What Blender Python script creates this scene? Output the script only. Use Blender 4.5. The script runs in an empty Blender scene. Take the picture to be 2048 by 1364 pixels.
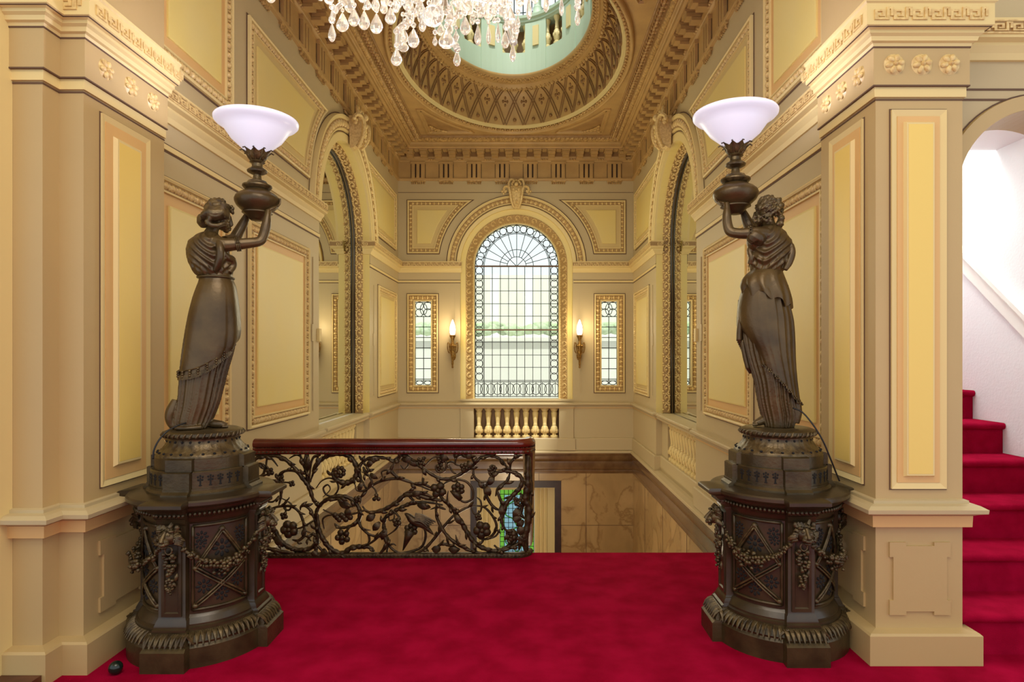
import bpy, bmesh, math, random
from mathutils import Vector, Matrix
PI = math.pi
S = bpy.context.scene
C = S.collection
F, CX, CY, EYE = 1240.0, 1058.0, 714.0, 1.55      # focal length in pixels, horizon point, eye height

# ------------------------------------------------------------------ camera, world, exposure, light
cam = bpy.data.cameras.new('camera'); camo = bpy.data.objects.new('camera', cam); C.objects.link(camo)
camo.location = (0, 0, EYE); camo.rotation_euler = (PI/2, 0, 0)
cam.sensor_width = 36; cam.lens = F/2048*36
cam.shift_x = -(CX-1024)/2048; cam.shift_y = (CY-682)/2048
cam.clip_start = 0.05; cam.clip_end = 200
S.camera = camo
S.view_settings.view_transform = 'Standard'; S.view_settings.look = 'None'
S.view_settings.exposure = 0.22; S.view_settings.gamma = 1.0; S.view_settings.use_curve_mapping = False
W = bpy.data.worlds.new('daylight'); S.world = W; W.use_nodes = True
W.node_tree.nodes['Background'].inputs[0].default_value = (0.90, 0.96, 1.0, 1)
W.node_tree.nodes['Background'].inputs[1].default_value = 1.0

def light(name, kind, loc, power, color, size=0.1, rot=(0, 0, 0), sy=None, spread=None):
    l = bpy.data.lights.new(name, kind); l.energy = power; l.color = color
    if kind == 'AREA':
        l.size = size
        if sy: l.shape = 'RECTANGLE'; l.size_y = sy
        if spread: l.spread = spread
    else: l.shadow_soft_size = size
    o = bpy.data.objects.new(name, l); C.objects.link(o); o.location = loc; o.rotation_euler = rot
    return o
WARM = (1.0, 0.80, 0.52)
light('chandelier_light', 'POINT', (-0.35, 2.2, 3.35), 30, (1, 0.90, 0.74), 0.35)
light('landing_fill', 'AREA', (-0.2, 0.4, 5.0), 90, (1, 0.9, 0.76), 2.6, sy=2.0)  # added fill from behind the camera, no ceiling fixture there
light('dome_daylight', 'AREA', (-0.23, 7.95, 8.3), 42, (1.0, 1.0, 0.94), 2.0, sy=3.4)
light('stairwell_fill', 'AREA', (2.85, 4.6, 4.2), 78, (0.93, 1.0, 0.97), 0.9, sy=1.4)  # added unseen fill that brightens the white stair walls and treads
light('lower_hall_light', 'POINT', (-0.3, 8.0, -1.2), 60, (1, 0.86, 0.6), 0.3)  # unseen point light in the stairwell, no fixture built
light('gallery_fill', 'POINT', (-0.23, 8.3, 2.9), 80, (1, 0.92, 0.62), 0.9)  # added fill in mid-air for cove and back wall, no fixture
light('sun', 'SUN', (0, -5, 20), 3.4, (1, 0.98, 0.94), 0.02, (math.radians(28), 0, 0)); bpy.data.objects['sun'].data.angle = .03

# ------------------------------------------------------------------ materials
MATS = {}
def srgb(c):
    return tuple((v/255/12.92 if v/255 <= .04045 else ((v/255+.055)/1.055)**2.4) for v in c) + (1,)
def mat(name, col, rough=.6, metal=0, bump=0, bscale=40, col2=None, cscale=3, spec=.5, emit=None, estr=0, coat=0, sheen=0, detail=3):
    m = bpy.data.materials.new(name); m.use_nodes = True
    nt = m.node_tree; b = nt.nodes['Principled BSDF']
    b.inputs['Base Color'].default_value = srgb(col); b.inputs['Roughness'].default_value = rough
    b.inputs['Metallic'].default_value = metal; b.inputs['Specular IOR Level'].default_value = spec
    if coat: b.inputs['Coat Weight'].default_value = coat; b.inputs['Coat Roughness'].default_value = .15
    if sheen: b.inputs['Sheen Weight'].default_value = sheen
    if emit: b.inputs['Emission Color'].default_value = srgb(emit); b.inputs['Emission Strength'].default_value = estr
    tc = nt.nodes.new('ShaderNodeTexCoord')
    if col2:
        n = nt.nodes.new('ShaderNodeTexNoise'); n.inputs['Scale'].default_value = cscale; n.inputs['Detail'].default_value = detail
        r = nt.nodes.new('ShaderNodeValToRGB'); r.color_ramp.elements[0].position = .35; r.color_ramp.elements[1].position = .65
        r.color_ramp.elements[0].color = srgb(col); r.color_ramp.elements[1].color = srgb(col2)
        nt.links.new(tc.outputs['Object'], n.inputs['Vector']); nt.links.new(n.outputs['Fac'], r.inputs[0])
        nt.links.new(r.outputs[0], b.inputs['Base Color'])
    if bump:
        n = nt.nodes.new('ShaderNodeTexNoise'); n.inputs['Scale'].default_value = bscale; n.inputs['Detail'].default_value = 4
        bp = nt.nodes.new('ShaderNodeBump'); bp.inputs['Strength'].default_value = bump; bp.inputs['Distance'].default_value = .01
        nt.links.new(tc.outputs['Object'], n.inputs['Vector']); nt.links.new(n.outputs['Fac'], bp.inputs['Height'])
        nt.links.new(bp.outputs[0], b.inputs['Normal'])
    MATS[name] = m; return m
mat('tan', (190, 162, 110), .5, bump=.08, bscale=25, col2=(184, 157, 107), cscale=1.2)
mat('cream', (222, 198, 136), .5, bump=.06, bscale=30)
mat('lilac', (190, 170, 128), .5, bump=.06)
mat('gilt', (224, 196, 132), .42, bump=.1, bscale=90, col2=(202, 168, 108), cscale=45, detail=1)
mat('bed', (172, 138, 84), .5, bump=.1)
mat('band_bed', (158, 124, 74), .5)
mat('yellow', (226, 201, 120), .45, bump=.05, col2=(222, 200, 130), cscale=1.5)
mat('amber', (232, 200, 106), .42, bump=.05)
mat('pale', (228, 208, 136), .45, bump=.05, col2=(230, 207, 124), cscale=1.6)
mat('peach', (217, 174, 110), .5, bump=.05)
mat('sand', (206, 180, 120), .5, bump=.05)
mat('glaze_shade', (138, 102, 58), .5, bump=.1)  # brown ornament tone; also the painted-in shade behind the modillions
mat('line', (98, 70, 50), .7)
mat('groove', (62, 40, 24), .8)
mat('ceil', (190, 154, 96), .45, bump=.1, bscale=40, col2=(176, 142, 88), cscale=4)
mat('ceil_dark', (166, 130, 80), .5, bump=.1, bscale=40, col2=(150, 114, 68), cscale=8)
mat('ceil_gilt', (202, 166, 104), .42, bump=.2, bscale=60, col2=(158, 122, 68), cscale=30, detail=1)
mat('green', (172, 190, 166), .5, bump=.05)
mat('buff', (204, 186, 130), .5)
mat('carpet', (136, 0, 36), .95, bump=.4, bscale=260, col2=(160, 6, 50), cscale=5, spec=.05, detail=10)
mat('stair_carpet', (142, 4, 40), .95, bump=.4, bscale=200, col2=(158, 8, 48), cscale=9, spec=.05)
mat('bronze', (82, 68, 42), .32, metal=.4, bump=.12, bscale=60, col2=(60, 48, 28), cscale=9)
mat('bronze_light', (100, 83, 52), .36, metal=.4, bump=.25, bscale=70, col2=(62, 48, 28), cscale=30)
mat('bronze_skin', (92, 73, 42), .34, metal=.34, bump=.16, bscale=45, col2=(70, 54, 31), cscale=6)
mat('void', (14, 9, 6), .8)
mat('iron', (84, 66, 42), .38, metal=.55, bump=.25, bscale=90, col2=(54, 40, 25), cscale=25)
mat('walnut', (62, 48, 28), .32, bump=.05, col2=(46, 35, 20), cscale=7, coat=.1)
mat('mahogany', (104, 32, 20), .22, col2=(78, 20, 14), cscale=5, coat=.5)
mat('wood_floor', (96, 54, 32), .4, col2=(74, 38, 22), cscale=12)
mat('white', (240, 239, 240), .6, bump=.25, bscale=60)
mat('whitegloss', (246, 244, 236), .4)
mat('black', (12, 12, 12), .5)
mat('darkwood', (58, 36, 24), .4, col2=(44, 26, 18), cscale=10)
mat('lead', (44, 46, 44), .6, metal=.2)
mat('green_ball', (16, 30, 24), .2)
mat('brass', (176, 138, 72), .3, metal=.8, col2=(120, 86, 40), cscale=40)
mat('stone_out', (228, 226, 212), .9)
mat('hedge', (168, 190, 140), .9, bump=.6, bscale=30, col2=(196, 212, 176), cscale=12)
mat('bulb', (255, 244, 225), .4, emit=(255, 240, 214), estr=4)
mat('bowl', (216, 214, 232), .35, emit=(236, 236, 255), estr=.42, coat=.2)
mat('outlet', (236, 230, 215), .5)

def marble():
    m = mat('marble', (176, 146, 98), .3, coat=.2); nt = m.node_tree; b = nt.nodes['Principled BSDF']
    tc = nt.nodes.new('ShaderNodeTexCoord')
    n = nt.nodes.new('ShaderNodeTexNoise'); n.inputs['Scale'].default_value = 1.6; n.inputs['Detail'].default_value = 9; n.inputs['Distortion'].default_value = .5
    r = nt.nodes.new('ShaderNodeValToRGB'); e = r.color_ramp.elements
    e[0].position = .3; e[0].color = srgb((158, 128, 82)); e[1].position = .62; e[1].color = srgb((184, 152, 102))
    x = e.new(.47); x.color = srgb((172, 141, 92)); x = e.new(.5); x.color = srgb((146, 114, 70)); x = e.new(.53); x.color = srgb((175, 145, 96))
    nt.links.new(tc.outputs['Object'], n.inputs['Vector']); nt.links.new(n.outputs['Fac'], r.inputs[0]); nt.links.new(r.outputs[0], b.inputs['Base Color'])
marble()
mat('marble_brown', (122, 92, 54), .25, col2=(96, 68, 38), cscale=5, detail=6, coat=.3)
mat('marble_grey', (186, 180, 172), .25, col2=(150, 140, 130), cscale=4, detail=6)
def glass(name, col, mixdiff=0., rough=0., trans=.6):
    m = bpy.data.materials.new(name); m.use_nodes = True; nt = m.node_tree; nt.nodes.clear()
    out = nt.nodes.new('ShaderNodeOutputMaterial')
    t = nt.nodes.new('ShaderNodeBsdfTransparent'); t.inputs[0].default_value = col
    g = nt.nodes.new('ShaderNodeBsdfGlossy'); g.inputs['Roughness'].default_value = rough
    d = nt.nodes.new('ShaderNodeBsdfTranslucent'); d.inputs[0].default_value = col
    m1 = nt.nodes.new('ShaderNodeMixShader'); m1.inputs[0].default_value = mixdiff
    m2 = nt.nodes.new('ShaderNodeMixShader'); fr = nt.nodes.new('ShaderNodeFresnel'); fr.inputs[0].default_value = 1.15
    nt.links.new(t.outputs[0], m1.inputs[1]); nt.links.new(d.outputs[0], m1.inputs[2])
    nt.links.new(fr.outputs[0], m2.inputs[0]); nt.links.new(m1.outputs[0], m2.inputs[1]); nt.links.new(g.outputs[0], m2.inputs[2])
    nt.links.new(m2.outputs[0], out.inputs[0]); MATS[name] = m
glass('pane', (.96, .99, .97, 1), .10)
glass('stained_blue', (.55, .75, .85, 1), .45)
glass('stained_green', (.45, .75, .25, 1), .45)
def crystal():
    m = bpy.data.materials.new('crystal'); m.use_nodes = True; nt = m.node_tree; nt.nodes.clear()
    out = nt.nodes.new('ShaderNodeOutputMaterial')
    g = nt.nodes.new('ShaderNodeBsdfGlass'); g.inputs['IOR'].default_value = 1.45; g.inputs['Roughness'].default_value = .02
    t = nt.nodes.new('ShaderNodeBsdfTranslucent'); t.inputs[0].default_value = (1, .99, .93, 1)
    d = nt.nodes.new('ShaderNodeBsdfDiffuse'); d.inputs[0].default_value = (1, .99, .94, 1)
    a = nt.nodes.new('ShaderNodeAddShader'); x = nt.nodes.new('ShaderNodeMixShader'); x.inputs[0].default_value = .12
    nt.links.new(t.outputs[0], a.inputs[0]); nt.links.new(d.outputs[0], a.inputs[1])
    nt.links.new(g.outputs[0], x.inputs[1]); nt.links.new(a.outputs[0], x.inputs[2]); nt.links.new(x.outputs[0], out.inputs[0]); MATS['crystal'] = m
crystal()
mir = mat('mirror', (228, 232, 222), .015, metal=1)

# ------------------------------------------------------------------ mesh builder
def ident(u, v, n): return (u, v, n)
SOFT = {'bead_course', 'leaf_rim', 'bead_row', 'pierced_hole', 'leaves', 'beading', 'leaf_beading', 'egg_and_dart', 'acanthus_ring', 'fringe', 'lozenge_rosette', 'leaf_fillet', 'scroll_leaves', 'acanthus_leaves', 'rosette', 'bottom_rail', 'hedge', 'crystal_drop_'}
class MB:
    def __init__(s, T=None): s.v = []; s.f = []; s.T = T or ident
    def add(s, vs, fs, T=None):
        T = T or s.T; o = len(s.v)
        s.v += [T(*p) for p in vs]; s.f += [tuple(i+o for i in f) for f in fs]
    def box(s, a, b, T=None):
        x0, y0, z0 = a; x1, y1, z1 = b
        s.add([(x0,y0,z0),(x1,y0,z0),(x1,y1,z0),(x0,y1,z0),(x0,y0,z1),(x1,y0,z1),(x1,y1,z1),(x0,y1,z1)],
              [(0,3,2,1),(4,5,6,7),(0,1,5,4),(1,2,6,5),(2,3,7,6),(3,0,4,7)], T)
    def loft(s, loops, closed=True, caps=(True, True), T=None, ring=False):
        n = len(loops[0]); vs = [p for l in loops for p in l]; fs = []
        m = len(loops)
        for i in range(m if ring else m-1):
            a, b = i*n, ((i+1) % m)*n
            for j in range(n if closed else n-1):
                k = (j+1) % n; fs.append((a+j, a+k, b+k, b+j))
        if caps[0] and closed and not ring: fs.append(tuple(range(n-1, -1, -1)))
        if caps[1] and closed and not ring: fs.append(tuple((m-1)*n+j for j in range(n)))
        s.add(vs, fs, T)
    def prism(s, poly, n0, n1, T=None):
        s.loft([[(u, v, n0) for u, v in poly], [(u, v, n1) for u, v in poly]], T=T)
    def lathe(s, prof, c=(0, 0), n=24, T=None, caps=(True, True), fn=None):
        loops = []
        for i, (r, z) in enumerate(prof):
            l = []
            for j in range(n):
                a = 2*PI*j/n; rr = r*(fn(a, i) if fn else 1)
                l.append((c[0]+rr*math.cos(a), c[1]+rr*math.sin(a), z))
            loops.append(l)
        s.loft(loops, caps=caps, T=T)
    def tube(s, pts, rad, n=8, T=None, flat=1.0, caps=(True, True)):
        P = [Vector(p) for p in pts]; m = len(P)
        if not isinstance(rad, (list, tuple)): rad = [rad]*m
        up = Vector((0, 0, 1)); loops = []; prev = None
        for i in range(m):
            t = (P[min(i+1, m-1)]-P[max(i-1, 0)])
            if t.length < 1e-9: t = Vector((0, 0, 1))
            t.normalize()
            if prev is None:
                a = up if abs(t.z) < .9 else Vector((1, 0, 0)); x = t.cross(a).normalized()
            else:
                x = prev - t*prev.dot(t)
                x = x.normalized() if x.length > 1e-6 else t.cross(up).normalized()
            prev = x; y = t.cross(x)
            loops.append([tuple(P[i]+x*(rad[i]*math.cos(2*PI*k/n))+y*(rad[i]*flat*math.sin(2*PI*k/n))) for k in range(n)])
        s.loft(loops, T=T, caps=caps)
    def ell(s, c, r, n=10, m=6, T=None, rot=None, wob=0, seed=0):
        vs = []; R = rot
        rnd = random.Random(seed)
        for i in range(1, m):
            ph = PI*i/m
            for j in range(n):
                a = 2*PI*j/n; w = 1+(rnd.random()-.5)*wob
                p = Vector((r[0]*math.sin(ph)*math.cos(a)*w, r[1]*math.sin(ph)*math.sin(a)*w, r[2]*math.cos(ph)*w))
                if R: p = R @ p
                vs.append((c[0]+p.x, c[1]+p.y, c[2]+p.z))
        for q in (r[2], -r[2]):
            p = Vector((0, 0, q)); p = R @ p if R else p; vs.append((c[0]+p.x, c[1]+p.y, c[2]+p.z))
        t, b = (m-1)*n, (m-1)*n+1; fs = []
        for j in range(n):
            k = (j+1) % n
            fs.append((t, j, k)); fs.append((b, (m-2)*n+k, (m-2)*n+j))
            for i in range(m-2): fs.append((i*n+j, (i+1)*n+j, (i+1)*n+k, i*n+k))
        s.add(vs, fs, T)
    def bump(s, u, v, ru, rv, h, ang=0, n=8, n0=0., T=None):
        ca, sa = math.cos(ang), math.sin(ang); vs = []
        for (k, hh) in ((1, 0), (.75, .7), (.3, 1.)):
            for j in range(n):
                a = 2*PI*j/n; x, y = k*ru*math.cos(a), k*rv*math.sin(a)
                vs.append((u+x*ca-y*sa, v+x*sa+y*ca, n0+h*hh))
        fs = [(i*n+j, i*n+(j+1) % n, (i+1)*n+(j+1) % n, (i+1)*n+j) for i in range(2) for j in range(n)]
        fs.append(tuple(2*n+j for j in range(n))); s.add(vs, fs, T)
    def build(s, name, m, parent=None, smooth=False, ang=None):
        me = bpy.data.meshes.new(name); me.from_pydata(s.v, [], s.f)
        bm = bmesh.new(); bm.from_mesh(me); bmesh.ops.recalc_face_normals(bm, faces=bm.faces); bm.to_mesh(me); bm.free()
        if not (smooth or ang) and name in SOFT: ang = 70
        me.materials.append(MATS[m] if isinstance(m, str) else m)
        if smooth or ang:
            for p in me.polygons: p.use_smooth = True
            if ang: me.set_sharp_from_angle(angle=math.radians(ang))
        o = bpy.data.objects.new(name, me); C.objects.link(o)
        if parent:
            o.parent = parent; o.location = -parent_origin(parent)
        return o
def parent_origin(p):
    v = Vector(p.location)
    while p.parent: p = p.parent; v = v + p.location
    return v
def tag(o, label=None, cat=None, group=None, kind=None):
    for k, x in (('label', label), ('category', cat), ('group', group), ('kind', kind)):
        if x: o[k] = x
    return o
def thing(name, loc, label, cat, group=None, kind=None):
    o = bpy.data.objects.new(name, None); C.objects.link(o); o.location = loc; o.empty_display_size = .1
    return tag(o, label, cat, group, kind)
def copy_tree(o, parent=None):
    c = o.copy(); C.objects.link(c); c.parent = parent
    for ch in list(o.children): copy_tree(ch, c)
    return c
def cr(pts, per=5):                                # smooth curve through points (tuples of any length)
    out = []; P = [pts[0]]+list(pts)+[pts[-1]]
    for i in range(1, len(P)-2):
        for k in range(per):
            t = k/per; t2, t3 = t*t, t*t*t
            out.append(tuple(.5*((2*b)+(-a+c)*t+(2*a-5*b+4*c-d)*t2+(-a+3*b-3*c+d)*t3) for a, b, c, d in zip(P[i-1], P[i], P[i+1], P[i+2])))
    out.append(tuple(pts[-1])); return out
def sweep(mb, path, prof, close=False, caps=True, upto=None):
    """moulding along a horizontal polyline; the profile (p, z) sticks out to the right of the walking direction"""
    n = len(path); loops = []
    for i in range(n):
        a = Vector(path[i-1] if (i or close) else path[i]); b = Vector(path[i]); c = Vector(path[(i+1) % n] if (i < n-1 or close) else path[i])
        d1 = (b-a) if (b-a).length > 1e-9 else (c-b); d2 = (c-b) if (c-b).length > 1e-9 else (b-a)
        d1 = d1.normalized(); d2 = d2.normalized()
        n1 = Vector((d1.y, -d1.x)); n2 = Vector((d2.y, -d2.x)); m = (n1+n2)
        m = m/max(m.dot(n1), .2) if m.length > 1e-6 else n1
        loops.append([(b.x+m.x*p, b.y+m.y*p, z) for p, z in prof])
    mb.loft(loops, closed=True, caps=(caps, caps), ring=close)
def inset(poly, d):
    if callable(poly): return poly(d)
    n = len(poly); out = []
    for i in range(n):
        a, b, c = Vector(poly[i-1]), Vector(poly[i]), Vector(poly[(i+1) % n])
        d1 = (b-a).normalized(); d2 = (c-b).normalized(); n1 = Vector((-d1.y, d1.x)); n2 = Vector((-d2.y, d2.x)); m = n1+n2
        m = m/max(m.dot(n1), .35); out.append((b.x+m.x*d, b.y+m.y*d))
    return out
def along(poly, step, closed=True):
    """evenly spaced (u, v, angle) on a polyline"""
    out = []; n = len(poly); segs = [(Vector(poly[i]), Vector(poly[(i+1) % n])) for i in range(n if closed else n-1)]
    L = sum((b-a).length for a, b in segs); k = max(1, round(L/step)); st = L/k; acc = 0; t = st/2
    for a, b in segs:
        l = (b-a).length
        while t <= acc+l+1e-9 and l > 0:
            q = (t-acc)/l; p = a.lerp(b, q); out.append((p.x, p.y, math.atan2(b.y-a.y, b.x-a.x))); t += st
        acc += l
    return out
def columns(mb, u0, u1, v0, v1, rects=(), arches=(), T=None, n=0.):
    """flat wall in columns with rectangular holes (u0,v0,u1,v1) and round-headed holes (cu, r, vbottom, vspring)"""
    us = {u0, u1}
    for r in rects: us |= {r[0], r[2]}
    for cu, r, vb, vs in arches:
        for k in range(33): us.add(cu - r*math.cos(PI*k/32))
    us = sorted(x for x in us if u0-1e-9 <= x <= u1+1e-9)
    for a, b in zip(us[:-1], us[1:]):
        if b-a < 1e-6: continue
        m = (a+b)/2; hs = []
        for r in rects:
            if r[0] < m < r[2]: hs.append((r[1], r[1], r[3], r[3]))
        for cu, r, vb, vs in arches:
            if abs(m-cu) < r:
                f = lambda x: vs+math.sqrt(max(0, r*r-(x-cu)**2)); hs.append((vb, vb, f(a), f(b)))
        hs.sort(); ca = cb = v0
        for h in hs+[(v1, v1, v1, v1)]:
            if h[0]-ca > 1e-6 or h[1]-cb > 1e-6: mb.add([(a, ca, n), (b, cb, n), (b, h[1], n), (a, h[0], n)], [(0, 1, 2, 3)], T)
            ca, cb = h[2], h[3]
def arch_path(cu, r, vb, vs, n=32):
    return [(cu-r, vb)]+[(cu-r*math.cos(PI*k/n), vs+r*math.sin(PI*k/n)) for k in range(n+1)]+[(cu+r, vb)]
def arch_loft(mb, cu, vb, vs, prof, T=None, n=32, closed=False):
    loops = [[(u, v, nn) for u, v in arch_path(cu, r, vb, vs, n)] for r, nn in prof]
    k = len(loops[0]); L = [[lp[j] for lp in loops] for j in range(k)]
    mb.loft(L, closed=closed, caps=(True, True), T=T)

# ------------------------------------------------------------------ measures of the hall
XL, XR, YB = -2.315, 1.845, 10.95
XC = (XL+XR)/2
YE = 4.93                                          # edge of the landing
NY0, NY1 = 6.83, 9.0; NC = (NY0+NY1)/2; NR = (NY1-NY0)/2; NS = 3.17
WC, WR = -.221, .751
TB = lambda u, v, n: (u, YB-n, v)
TL = lambda u, v, n: (XL+n, u, v)
TR = lambda u, v, n: (XR-n, u, v)
# ------------------------------------------------------------------ walls
def fret(mb, T, u0, u1, v0, v1, n0, step=.12, h=.008):
    k = max(1, round((u1-u0)/step)); st = (u1-u0)/k; H = v1-v0; b = H*.17
    for i in range(k):
        a = u0+i*st; w = st
        for x0, y0, x1, y1 in ((0, 0, .14, .8), (.14, .64, .40, .8), (.40, .24, .54, .8), (.24, .24, .40, .38), (.64, 0, .78, 1), (.78, .84, .99, 1), (.85, .3, .99, .84), (.14, 0, .64, .14)):
            mb.box((a+x0*w, v0+y0*H, n0), (a+x1*w, v0+y1*H, n0+h), T)
def panel(parent, T, poly, border='peach', field='yellow', fw=.025, ow=.062, bw=.085, egg=.075, raised=.012, name='wall_panel'):
    """moulded panel: frame > egg and dart band, border, field"""
    INSET = globals()['inset']; P_ = poly; inset_ = lambda d: INSET(P_, d); i1, i2, i3, i3b = inset_(fw), inset_(fw+ow), inset_(fw+ow+bw), inset_(fw+ow+bw+.012); poly = inset_(0)
    mb = MB(T); L = lambda p, n: [(u, v, n) for u, v in p]
    mb.loft([L(poly, 0), L(poly, .026), L(inset_(fw*.5), .034), L(i1, .026), L(i1, .012), L(i2, .012), L(i2, .02), L(inset_(fw+ow+.012), .02), L(inset_(fw+ow+.012), .004)], caps=(False, False))
    fr = mb.build(name, 'cream', parent)
    mb = MB(T); mb.loft([L(inset_(-.014), .001), L(inset_(-.014), .004), L(poly, .004)], caps=(False, False)); mb.build('outline', 'line', fr)
    mb = MB(T)
    for u, v, a in along(inset_(fw+ow*.5), egg):
        mb.bump(u, v, egg*.30, ow*.42, .022, a, 8, .010)
        du, dv = math.cos(a)*egg*.5, math.sin(a)*egg*.5
        mb.bump(u+du, v+dv, egg*.10, ow*.40, .018, a, 4, .010)
        mb.bump(u, v, egg*.40, ow*.46, .008, a, 8, .008)
    mb.build('egg_and_dart', 'gilt', fr)
    mb = MB(T); mb.loft([L(inset_(fw+.004), .0126), L(inset_(fw+ow-.003), .0126)], caps=(False, False)); mb.build('band_bed', 'band_bed', fr)
    mb = MB(T); mb.loft([L(inset_(fw+ow+.010), .004), L(i3, .004)], caps=(False, False)); mb.build('border', border, fr)
    mb = MB(T); mb.loft([L(i3, .004), L(i3, .004+raised), L(i3b, .006+raised)], caps=(False, True)); mb.build('field', field, fr)
    return fr
def rectp(u0, v0, u1, v1): return [(u0, v0), (u1, v0), (u1, v1), (u0, v1)]
def spandrel(cu, vs, r, u_in, u_out, v0, v1, n=10):
    """panel whose inner side follows the arch; u_in/u_out = side nearer / farther from the arch; CCW"""
    return lambda d: _spandrel(cu, vs, r+d, u_out-(d if u_out > cu else -d), v0+d, v1-d, n)
def _spandrel(cu, vs, r, u_out, v0, v1, n):
    s = 1 if u_out > cu else -1
    a0 = math.asin((v0-vs)/r); a1 = math.asin((v1-vs)/r)
    arc = [(cu+s*r*math.cos(a0+(a1-a0)*k/n), vs+r*math.sin(a0+(a1-a0)*k/n)) for k in range(n+1)]
    if s > 0: return arc[::-1]+[(u_out, v0), (u_out, v1)]
    return arc+[(u_out, v1), (u_out, v0)]
def lines(mbd, mbb, T, u0, u1, v0=2.86, v1=2.905):
    for v in (v0, v1): mbd.box((u0, v-.006, 0), (u1, v+.006, .004), T)
    mbb.box((u0, v0+.006, 0), (u1, v1-.006, .014), T)
def string_course(parent, path, frets, z0=3.04):
    mb = MB(); sweep(mb, path, [(0, z0), (.02, z0), (.035, z0+.03), (.06, z0+.06), (.06, z0+.075), (.095, z0+.085), (.095, z0+.1), (.1, z0+.1), (.1, z0+.185), (.0, z0+.19)])
    o = mb.build('string_course', 'cream', parent)
    mb = MB(); sweep(mb, path, [(.099, z0+.101), (.104, z0+.101), (.104, z0+.109), (.099, z0+.109)]); sweep(mb, path, [(.099, z0+.165), (.104, z0+.165), (.104, z0+.173), (.099, z0+.173)])
    for T, a, b in frets: fret(mb, T, a, b, z0+.113, z0+.16, .1, .1)
    mb.build('fret_band', 'gilt', o)
    mb = MB(); sweep(mb, path, [(.0995, z0+.11), (.1006, z0+.11), (.1006, z0+.164), (.0995, z0+.164)]); mb.build('band_bed', 'band_bed', o)
def chair_rail(parent, path):
    mb = MB(); sweep(mb, path, [(0, .66), (.015, .66), (.02, .69), (.035, .695), (.05, .70), (.062, .715), (.062, .732), (.05, .742), (0, .745)]); mb.build('chair_rail', 'lilac', parent)
    mb = MB(); sweep(mb, path, [(0, .648), (.012, .648), (.012, .66), (0, .66)]); mb.build('rail_bead', 'peach', parent)  # peach coloured bead below the rail
def skirting(parent, path, z0=-.09, z1=.12, p=.03):
    mb = MB(); sweep(mb, path, [(0, z0), (p, z0), (p, z1-.012), (p-.01, z1), (0, z1)]); mb.build('skirting', 'lilac', parent)
def baluster(mb, T, u, n, v0, v1, w, seg=12):
    H = v1-v0
    prof = [(.5, 0), (.5, .07), (.30, .09), (.26, .13), (.44, .2), (.48, .27), (.42, .35), (.24, .42), (.30, .44), (.24, .46), (.28, .56), (.42, .84), (.32, .88), (.40, .90), (.40, .92), (.54, .95), (.54, 1)]
    TT = lambda x, y, z: T(u+x, z, n+y)
    mb.lathe([(r*w, v0+h*H) for r, h in prof], (0, 0), seg, T=TT)
    return TT
def acanthus(mb, T, cu, r, vb, vs, n0, w, step, tilt=0.):
    """S-scroll foliage along an arch-headed frame, r = middle radius, w = width across; tilt = depth change across"""
    path = arch_path(cu, r, vb, vs, 48); sgn = 1
    for u, v, a in along(path, step, False):
        ca, sa = math.cos(a), math.sin(a); pts = []
        for k in range(11):
            t = k/10; th = t*1.7*PI; rr = w*.46*(1-.62*t)
            x, y = step*.08+rr*math.cos(th)*sgn, rr*math.sin(th)*1.0
            pts.append((u+x*ca-y*sa, v+x*sa+y*ca, n0+.014+tilt*y+.006*math.sin(t*PI)))
        mb.tube(pts, [.011*(1-.4*k/10) for k in range(11)], 5, T=T)
        mb.bump(u, v, w*.2, w*.2, .022, 0, 6, n0, T)
        for q in (-1, 1):
            for m in (-.28, .1, .38):
                x, y = m*step, q*w*.42
                mb.bump(u+x*ca-y*sa, v+x*sa+y*ca, w*.13, w*.08, .016, a+q*.9, 5, n0+tilt*y, T)
    return mb
def cartouche(parent, T, u, v0, v1, w, n0=.05):
    """keystone cartouche: tapering console, shell, scrolls and fruit"""
    H = v1-v0; mb = MB(T)
    prof = [(.26, 0, .03), (.33, .1, .10), (.36, .3, .15), (.44, .5, .16), (.52, .68, .13), (.46, .78, .10)]
    mb.loft([[(u-a*w*.5, v0+b*H, n0), (u-a*w*.5, v0+b*H, n0+c), (u-a*w*.2, v0+b*H, n0+c+.03), (u+a*w*.2, v0+b*H, n0+c+.03), (u+a*w*.5, v0+b*H, n0+c), (u+a*w*.5, v0+b*H, n0)] for a, b, c in prof])
    for s in (-1, 1):
        pts = [(u+s*w*x, v0+y*H, n0+z) for x, y, z in cr([(.10, .02, .1), (.2, .25, .17), (.24, .5, .19), (.30, .7, .17), (.44, .72, .14), (.5, .62, .10), (.44, .56, .1), (.40, .62, .12)], 3)]
        mb.tube(pts, [.022*w/.45]*len(pts), 6)
        pts = [(u+s*w*x, v0+y*H, n0+z) for x, y, z in cr([(.28, .62, .15), (.3, .85, .12), (.22, 1.0, .1), (.1, .98, .1), (.12, .88, .12)], 3)]
        mb.tube(pts, [.02*w/.45]*len(pts), 6)
    for k in range(7):
        a = PI*(k+.5)/7; mb.ell((u+math.cos(a)*w*.17, v0+H*(.80+.16*math.sin(a)), n0+.11), (w*.05, H*.05, .04), 6, 4)
    for k, (x, y, r) in enumerate(((0, .8, .09), (-.1, .62, .075), (.1, .62, .075), (0, .56, .07), (-.06, .46, .06), (.06, .46, .06), (0, .36, .055), (-.12, .34, .04), (.12, .34, .04), (0, .22, .05), (0, .1, .05), (-.5, .5, .05), (.5, .5, .05), (-.56, .58, .05), (.56, .58, .05))):
        mb.ell((u+x*w, v0+y*H, n0+.17-.1*abs(x)), (r*w, r*w, r*w), 8, 5, wob=.25, seed=k)
    return mb.build('keystone_cartouche', 'gilt', parent, ang=50)

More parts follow.
